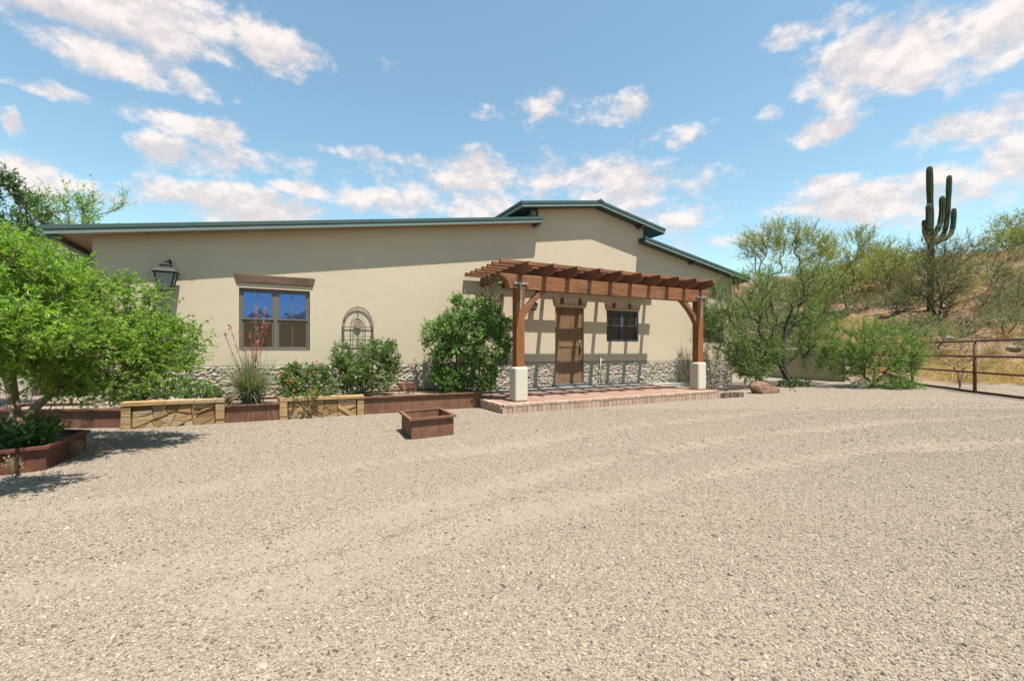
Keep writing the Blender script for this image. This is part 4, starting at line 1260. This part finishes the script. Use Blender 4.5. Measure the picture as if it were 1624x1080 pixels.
# --- right of the patio
def rock(name, label, cat, c, r, seed, m, group=None, flat=1.0):
    bm = bmesh.new(); bmesh.ops.create_icosphere(bm, subdivisions=4, radius=1)
    rg = np.random.default_rng(seed); P = np.array([v.co[:] for v in bm.verts])
    for _ in range(16):       # chop with random planes for flat faces and ridges
        nrm = unit(rg.normal(size=3)); dlim = rg.uniform(.55, .9); dd = P @ nrm; P = P - np.outer(np.maximum(dd - dlim, 0), nrm) * .92
    P = P * (1 + (fbm(P[:, 0] * 3 + 5, P[:, 1] * 3 + P[:, 2] * 4, seed)[:, None] - .5) * .22)
    P[:, 2] = np.maximum(P[:, 2], -.6)
    for v, p_ in zip(bm.verts, P * np.array(r)): v.co = p_
    me = bpy.data.meshes.new(name); bm.to_mesh(me); bm.free(); me.materials.append(m)
    o = bpy.data.objects.new(name, me); COL.objects.link(o); o.location = c; o.rotation_euler = (0, 0, rg.uniform(0, 6))
    return tag(o, label, cat, group)
ROCKM = m_rust('red_brown_rock', (.09, .045, .03), (.24, .135, .085))
ROCKG = m_plain('hill_rock', (.26, .20, .15), .9, .4, 5, bstr=.7)
c = WG(1221, 624); b_ = rock('boulder', 'rough red brown boulder beside the small tree by the patio', 'boulder', (c.x, c.y + .15, .10), (.50, .30, .26), 3, ROCKM)
b_.rotation_euler = (.05, .12, -.25)

def dark_stack(px0, px1, Y, rows, label, seed):
    x0, x1 = WY(px0, HY, Y).x, WY(px1, HY, Y).x
    root = thing('brick_edging', label, 'brick edging', ((x0 + x1) / 2, Y, 0)); rg = np.random.default_rng(seed)
    m = MB(); tint = []; n = max(3, int((x1 - x0) / .085))
    for i in range(n):
        for k in range(rows):
            M = Matrix.Translation((x0 + (i + .5) * (x1 - x0) / n, Y + rg.uniform(-.03, .03), .07 + k * .14)) @ Matrix.Rotation(rg.normal(0, .10), 4, 'Y') @ Matrix.Rotation(rg.normal(0, .12), 4, 'Z')
            h = .07 * rg.uniform(.85, 1.1); m.box(-.034, .034, -.05, .05, -h - .02, h, M); tint += [rg.random()] * 6
    o = m.build('bricks', m_darkbrick, root, bevel=.008); a = o.data.attributes.new('tint', 'FLOAT', 'FACE'); a.data.foreach_set('value', np.array(tint, dtype=np.float32))
m_darkbrick = m_rust('weathered_dark_brick', (.07, .045, .035), (.20, .13, .10))
dark_stack(1141, 1178, 7.93, 1, 'row of dark weathered upright bricks continuing the patio border', 5)
dark_stack(1119, 1138, 8.55, 2, 'small pile of dark weathered bricks behind the far pergola pedestal', 6)

# low garden wall beyond the house
def low_wall():
    a = WG(1338, 606); x = a.x; y0 = a.y
    root = thing('garden_wall', 'low stucco garden wall standing between the small tree and the round green bush', 'wall', (x, y0, 0))
    m = MB(); m.box(x, x + .25, y0 + .02, y0 + 4.2, -.1, 1.24); m.build('stucco_wall', m_stucco('olive_stucco', (.36, .31, .20)), root, bevel=.015)
    e = MB(); nx = 12; rg = np.random.default_rng(2)
    for k in range(7):
        e.box(x - .03, x + .30, y0 - .06 - rg.uniform(0, .02), y0 + .018, .0 + k * .18, .175 + k * .18)
    e.build('block_end', BLOCK, root, bevel=.012)
    t = MB(); t.box(x - .03, x + .28, y0 - .04, y0 + 4.2, 1.242, 1.29); t.build('coping', STUCCO, root, bevel=.012)
low_wall()

# pipe fence
def fence():
    p0 = WG(1546, 621.5); d = Vector((.74, .72, 0)).normalized()
    root = thing('pipe_fence', 'rusty three rail pipe fence along the foot of the desert hill', 'fence', (p0.x, p0.y, 0))
    ts = (-7.2, -3.6, 0, 3.6, 7.2)
    P = [p0 + d * t for t in ts]
    for q in P:
        z = Tz(q.x, q.y); m = MB(); m.tube([(q.x, q.y, z - .2), (q.x, q.y, 1.52)], .045, 10); m.build('post', PIPE, root, smooth=True)
    for h in (1.50, 1.05, .58):
        m = MB(); pts = []
        for i in range(len(P) * 4 - 3):
            t = ts[0] + (ts[-1] - ts[0]) * i / (len(P) * 4 - 4); q = p0 + d * t; pts.append((q.x, q.y, h))
        m.tube(pts, .030, 8); m.build('rail', PIPE, root, smooth=True)
    k = MB(); pts = [(p0 + d * t) for t in np.linspace(ts[0], ts[-1], 15)]
    k.tube([(q.x - .1, q.y + .1, Tz(q.x, q.y) + .03) for q in pts], .035, 6); k.build('ground_rail', PIPE, root, smooth=True)
fence()

# small tree by the patio with dark twisting trunk
p = WG(1254, 612)
Zt = p.x * S_ + p.y * C_
def wt(px, py, dz=0): return W(px, py, Zt + dz)
plant('small_tree', 'open airy dark trunked tree with fine grey green leaves beside the boulder', 'tree', V3(p),
      [trunk(p, wt(1243, 580), wt(1241, 555), wt(1246, 525), wt(1250, 505)), trunk(p, wt(1232, 570, -.2), wt(1215, 540, -.3)), trunk(p, wt(1240, 585, .1), wt(1215, 562, .2), wt(1190, 545, .3))],
      [B(1180, 470, Zt - .6, 55, 38, 1.4), B(1250, 455, Zt, 65, 34, 1.5), B(1300, 465, Zt, 44, 36, 1.0), B(1155, 525, Zt - 1.8, 34, 46, 1.4), B(1230, 500, Zt, 70, 26, .9), B(1290, 500, Zt + .3, 45, 26, .6), B(1200, 555, Zt - .6, 40, 30, .8), B(1138, 490, Zt - 2.2, 22, 44, .9)],
      540, LF_MESQ, BARK_D, leaf=(.055, .017), twig=.36, k=5, m=16, rtrunk=.07, seed=25, rtip=.0035, bare=.10)
p = WG(1272, 607)
Zu = p.x * S_ + p.y * C_
plant('sapling', 'thin dark trunked sapling with bright leaves right behind the small tree', 'tree', V3(p),
      [trunk(p, W(1273, 580, Zu), W(1276, 565, Zu), W(1268, 550, Zu + .1)), trunk(W(1275, 566, Zu), W(1284, 555, Zu))],
      [B(1262, 525, Zu, 40, 26, 1), B(1300, 535, Zu, 30, 28, .8), B(1250, 560, Zu, 25, 20, .5), B(1290, 570, Zu - .2, 22, 24, .5)],
      150, LF_GRN2, BARK_D, leaf=(.06, .018), twig=.3, k=5, m=18, rtrunk=.045, seed=26, rtip=.0035)
p = WG(1262, 622)
plant('base_shrub', 'low dark green shrub hugging the foot of the small tree', 'shrub', V3(p), [trunk(p, p + Vector((0, 0, .08)))],
      [B(1250, 613, Zt - .4, 22, 11, 1), B(1268, 612, Zt - .4, 15, 13, .8)], 70, LF_DARK, BARK_D, leaf=(.06, .03), twig=.12, k=4, m=8, rtrunk=.01, seed=27)
p = WY(1205, 603, 9.7); p.z = .02
plant('wall_shrub', 'dense dark bush against the block base of the house beyond the patio', 'shrub', V3(p), [trunk(p, p + Vector((0, 0, .3)))],
      [BB(1195, 585, 26, 22, 1, 9.5), BB(1175, 560, 22, 28, .9, 9.4), BB(1215, 560, 26, 26, .9, 9.6)], 170, LF_BED, BARK_D, leaf=(.065, .03), twig=.25, k=4, m=10, rtrunk=.03, seed=28)
for i, (px, dy, lab) in enumerate(((1078, 9.95, 'spindly grey stemmed plant against the wall, nearer the window'), (1093, 9.9, 'spindly grey stemmed plant half behind the far pergola pedestal'))):
    p = WY(px, 607, dy); p.z = .2
    q = Vector((p.x, p.y, 0))
    plant('spindly_plant', lab, 'plant', V3(p), [trunk(p, p + Vector((.02, 0, .5)), p + Vector((-.02, 0, .95 - .3 * i)))], [((q.x, q.y, .45), (.16, .1, .25), 1), ((q.x, q.y, .85 - .2 * i), (.05, .05, .3), .5)], 40, LF_OLIVE, TWIG, leaf=(.035, .014), twig=.12, k=3, m=5, rtrunk=.012, seed=30 + i, updir=1.0)

# round green bush near the fence
p = WG(1385, 614); Zb = p.x * S_ + p.y * C_
plant('round_bush', 'wide feathery bright green bush at the drive edge before the fence', 'bush', V3(p), [trunk(p, p + Vector((.05, 0, .35))), trunk(p, p + Vector((-.2, .05, .3))), trunk(p, p + Vector((.25, -.05, .3)))],
      [B(1350, 545, Zb, 55, 38, 1.4), B(1405, 550, Zb, 55, 42, 1.5), B(1440, 565, Zb, 28, 24, .6), B(1330, 570, Zb, 30, 30, .6), B(1390, 590, Zb - .2, 50, 24, .8), B(1420, 613, Zb - .6, 36, 9, .5)],
      480, LF_GRN2, BARK_D, leaf=(.052, .017), twig=.28, k=5, m=20, rtrunk=.035, seed=33, rtip=.003)
p = WG(1522, 616); Zc = p.x * S_ + p.y * C_
plant('thin_bush', 'sparse yellow green bush with bare grey stems growing through the fence rails', 'bush', V3(p), [trunk(p, p + Vector((x * .3, 0, .5)), p + Vector((x * .8, .1, 1.0))) for x in (-.6, -.2, .1, .5, .8)],
      [B(1505, 560, Zc, 45, 22, 1), B(1560, 565, Zc + .3, 45, 24, 1), B(1525, 585, Zc, 40, 20, .6)], 140, LF_PV, BARK_D, leaf=(.035, .012), twig=.25, k=4, m=8, rtrunk=.013, rtip=.003, seed=34, updir=.8, bare=.3)

# palo verdes behind the house end
for i, (px, Z, blobs, lab, nt) in enumerate((
    (1245, 24, [B(1215, 388, 24, 32, 22, 1), B(1245, 380, 24, 28, 22, 1), B(1280, 392, 24, 28, 28, 1), B(1230, 420, 24, 50, 28, 1), B(1195, 395, 24, 26, 20, .5), B(1290, 420, 24, 30, 30, .8)], 'tall yellow tipped palo verde standing just past the house roof', 260),
    (1345, 28, [B(1340, 395, 28, 34, 24, 1), B(1320, 415, 28, 34, 26, 1), B(1368, 380, 28, 14, 22, .4), B(1370, 420, 28, 30, 26, .8)], 'yellow green palo verde on the hill between the tall one and the big cactus', 190),
    (1410, 30, [B(1395, 425, 30, 30, 22, 1), B(1425, 430, 30, 30, 24, 1)], 'rounded palo verde close beside the big cactus on the hill', 120))):
    p = onT(px, Z)
    plant('palo_verde', lab, 'tree', V3(p), [trunk(p, p + Vector((.1, 0, .8)), p + Vector((.2, .1, 1.8))), trunk(p, p + Vector((-.3, 0, .9)), p + Vector((-.6, .1, 1.9))), trunk(p, p + Vector((.5, .1, .9)), p + Vector((.9, .2, 1.7)))],
          blobs, nt, LF_PV if i != 1 else LF_PV, BARK_G, leaf=(.10, .026), twig=.75, k=5, m=15, rtrunk=.065, rtip=.005, seed=36 + i, updir=.9, bare=.2)

# saguaro and the wiry tree before it
def saguaro():
    Z = 25.0
    b = onT(1476, Z)
    root = thing('saguaro', 'tall ribbed saguaro cactus with several upright arms on the hill', 'cactus', V3(b))
    SAG = m_saguaro()
    def limb(name, pts, r, n=22):
        P = [Vector(p) for p in pts]; m = MB(); out = []
        # smooth path
        Q = []
        for i in range(len(P) - 1):
            for k in range(6):
                t = k / 6; a = P[max(i - 1, 0)]; c0 = P[i]; c1 = P[i + 1]; e = P[min(i + 2, len(P) - 1)]
                Q.append(.5 * ((2 * c0) + (c1 - a) * t + (2 * a - 5 * c0 + 4 * c1 - e) * t * t + (3 * c0 - a - 3 * c1 + e) * t ** 3))
        for e_ in (.6, .3, .12): Q.append(P[-1] - (P[-1] - P[-2]).normalized() * r * e_)
        Q = [q for q in Q[:-3] if (q - P[-1]).length > r * .7] + Q[-3:] + [P[-1]]
        L = len(Q); rs = []
        for i in range(L):
            e = (Q[-1] - Q[i]).length / (r * 1.3)
            rs.append(r * (1 if e > 1 else max(.12, math.sqrt(max(0, 1 - (1 - e) ** 2)))) * (.94 + .06 * math.sin(i * 1.3) + random.uniform(-.05, .05)))
        m.tube(Q, rs, n)
        # ribs
        v = []
        for i in range(L):
            c_ = Q[i]
            for k in range(n):
                q = Vector(m.v[i * n + k]); f = 1.08 if k % 2 == 0 else .86
                v.append(tuple(c_ + (q - c_) * f))
        m.v = v
        return m.build(name, SAG, root, smooth=False)
    px = lambda x, y, d=0: W(x, y, Z + d)
    limb('trunk', [b - Vector((0, 0, .3)), px(1476, 440), px(1476, 380), px(1475, 320), px(1474, 264)], .15)
    limb('arm', [px(1478, 392, -.2), px(1470, 380, -.35), px(1465.5, 366, -.4), px(1465, 349, -.4)], .085)
    limb('arm', [px(1478, 380, -.3), px(1474, 365, -.6), px(1473, 345, -.6), px(1473.5, 323, -.6)], .14)
    limb('arm', [px(1478, 376, 0), px(1488, 362, -.1), px(1493, 345, -.1), px(1494.5, 311, -.1)], .135)
    limb('arm', [px(1480, 385, .2), px(1494, 376, .3), px(1501, 355, .3), px(1504, 318, .3), px(1505.5, 278, .3)], .125)
    limb('arm', [px(1482, 386, 0), px(1500, 378, -.1), px(1509, 368, -.1), px(1512, 352, -.1), px(1513, 330, -.1)], .118)
def m_saguaro():
    m, t, b = mat('saguaro_skin')
    p = gcoord(t); n = t.noise(p, 1.4, 5, .65); f = t.noise(t.scale(p, (10, 10, 3)), 1, 4, .6)
    c = t.mix(f, (.022, .034, .016, 1), (.055, .072, .034, 1)); c = t.mix(t.smooth(n, .58, .75), c, (.12, .10, .065, 1))
    t.put(b.inputs['Base Color'], c); b.inputs['Roughness'].default_value = .75
    return m
saguaro()
p = onT(1488, 23.5)
plant('wiry_tree', 'wiry grey branched tree with thin foliage growing in front of the saguaro', 'tree', V3(p),
      [trunk(p, p + Vector((.2, 0, .7)), p + Vector((.6, .1, 1.6))), trunk(p, p + Vector((-.4, 0, .6)), p + Vector((-1.0, .1, 1.4))), trunk(p, p + Vector((.8, 0, .6)), p + Vector((1.8, .1, 1.5)))],
      [B(1440, 430, 23.5, 45, 50, 1.2), B(1490, 440, 23.2, 40, 50, 1), B(1540, 420, 23.5, 50, 48, 1.3), B(1500, 475, 23, 60, 26, 1), B(1425, 470, 23.5, 34, 30, .6), B(1480, 392, 23.3, 24, 14, .4), B(1470, 452, 22.8, 36, 36, 1.2), B(1500, 445, 22.8, 34, 32, .9)],
      420, LF_OLIVE, BARK_D, leaf=(.075, .022), twig=.6, k=5, m=12, rtrunk=.065, rtip=.006, seed=41, updir=.7, bare=.25)

# ---- desert scrub over the hill: a few kinds, copied
def copy_tree(o, parent=None):
    c = o.copy(); COL.objects.link(c); c.parent = parent
    for ch in o.children: copy_tree(ch, c)
    return c
def proto(name, label, cat, r, h, n, leafm, bark, leaf, seed, group, bare=.15, base=None):
    b = np.array(base); q = Vector(base)
    st = [trunk(q, q + Vector((math.cos(a) * r * .3, math.sin(a) * r * .3, h * .35))) for a in np.linspace(0, 5.2, 5)]
    bl = [((base[0] + math.cos(a) * r * .45, base[1] + math.sin(a) * r * .45, base[2] + h * .6), (r * .5, r * .5, h * .36), 1) for a in np.linspace(.4, 5.6, 5)] + [((base[0], base[1], base[2] + h * .75), (r * .5, r * .5, h * .3), 1)]
    return plant(name, label, cat, base, st, bl, n, leafm, bark, leaf=leaf, twig=r * .32, k=4, m=10, rtrunk=.03, rtip=.006, seed=seed, group=group, bare=bare, updir=.6)
def scrub():
    rg = np.random.default_rng(77)
    GA, GB_, GC = 'olive creosote bushes scattered over the hill', 'pale grey scrub scattered over the hill', 'large shrubs along the hill crest'
    start = [onT(1600, 24), onT(1400, 21), onT(1330, 32)]
    kinds = [proto('creosote_bush', 'olive green rounded creosote bush rooted on the dry hillside', 'bush', 1.0, 1.3, 60, LF_OLIVE, TWIG, (.07, .026), 51, GA, base=V3(start[0])),
             proto('grey_scrub', 'pale grey twiggy low scrub on the dry hillside', 'bush', .7, .65, 45, LF_GREY, TWIG, (.055, .02), 52, GB_, .25, base=V3(start[1])),
             proto('crest_shrub', 'large yellow green shrub standing along the hill crest', 'shrub', 1.7, 2.2, 110, LF_PV, BARK_G, (.10, .032), 53, GC, base=V3(start[2])),
             proto('creosote_bush', 'olive green rounded creosote bush rooted on the dry hillside', 'bush', 1.2, 1.1, 70, LF_MESQ, TWIG, (.07, .024), 54, GA, base=V3(onT(1560, 27)))]
    placed = [(start[0].x, start[0].y), (start[1].x, start[1].y)]
    def put(kind, px, Z, s):
        q = onT(px, Z)
        c = copy_tree(kinds[kind]); c.location = q - Vector((0, 0, .06)); c.rotation_euler = (0, 0, rg.uniform(0, 6.28)); c.scale = (s * rg.uniform(.85, 1.2), s * rg.uniform(.85, 1.2), s * rg.uniform(.8, 1.15))
        placed.append((q.x, q.y))
    n = 0
    while n < 105:
        px = rg.uniform(1180, 1760); Z = rg.uniform(17.5, 37)
        q = onT(px, Z); t = hill_t(q.x, q.y)
        if t < 1.5 or (1300 < px < 1400 and 19.5 < Z < 28): continue
        if min(math.hypot(q.x - a, q.y - b) for a, b in placed) < .95: continue
        k = rg.choice([0, 1, 1, 3, 3, 0] if Z < 29 else [0, 2, 3, 0, 2, 1])
        put(k, px, Z, rg.uniform(.55, 1.15)); n += 1
    m_ = 0
    while m_ < 26:
        px = rg.uniform(1165, 1310); Z = rg.uniform(24, 36); q = onT(px, Z)
        if hill_t(q.x, q.y) < 2 or min(math.hypot(q.x - a, q.y - b) for a, b in placed) < .9: continue
        put(int(rg.choice([0, 3, 1, 3])), px, Z, rg.uniform(.8, 1.25)); m_ += 1
    for px in np.linspace(1300, 1700, 16): put(int(rg.choice([0, 2, 3])), px + rg.uniform(-10, 10), rg.uniform(36, 41), rg.uniform(.55, .8))
    # dry grass tufts: too many to count
    N = 9500; r = rg
    px = r.uniform(1290, 1760, N); Z = r.uniform(13.5, 34, N)
    R = (px - CX) / F * Z; X = R * C_ + Z * S_; Y = -R * S_ + Z * C_
    k = (hill_t(X, Y) > .2) & (fbm(X * .45, Y * .45, 81) > .42); X, Y = X[k], Y[k]
    P = np.stack([X, Y, T(X, Y)], 1); nb = 12
    b = np.repeat(P, nb, 0) + r.normal(size=(len(P) * nb, 3)) * np.array([.07, .07, 0])
    d = unit(r.normal(size=b.shape) * np.array([.6, .6, .1]) + np.array([0, 0, 1.0]))
    v, q = leaves(b, d, r.uniform(.10, .34, len(b)), np.full(len(b), .012), r, .2)
    o = mesh_np('dry_grass', v, q, m_leaf('dry_grass', (.24, .15, .06), (.42, .29, .12), (.46, .40, .16), .3), None, np.clip(np.repeat(r.normal(.5, .3, len(P)), nb), 0, 1))
    o['kind'] = 'stuff'; o['label'] = 'dry golden grass tufts over the foot of the hill'; o['category'] = 'grass'
    for i in range(26):
        px = r.uniform(1300, 1640); Z = r.uniform(16, 32); q = onT(px, Z)
        if hill_t(q.x, q.y) < 1: continue
        s = r.uniform(.12, .36); rock('hill_rock', 'weathered brown rock lying among the scrub on the hill', 'rock', (q.x, q.y, q.z + s * .2), (s, s * .8, s * .55), 100 + i, ROCKG, 'rocks among the hill scrub')
scrub()
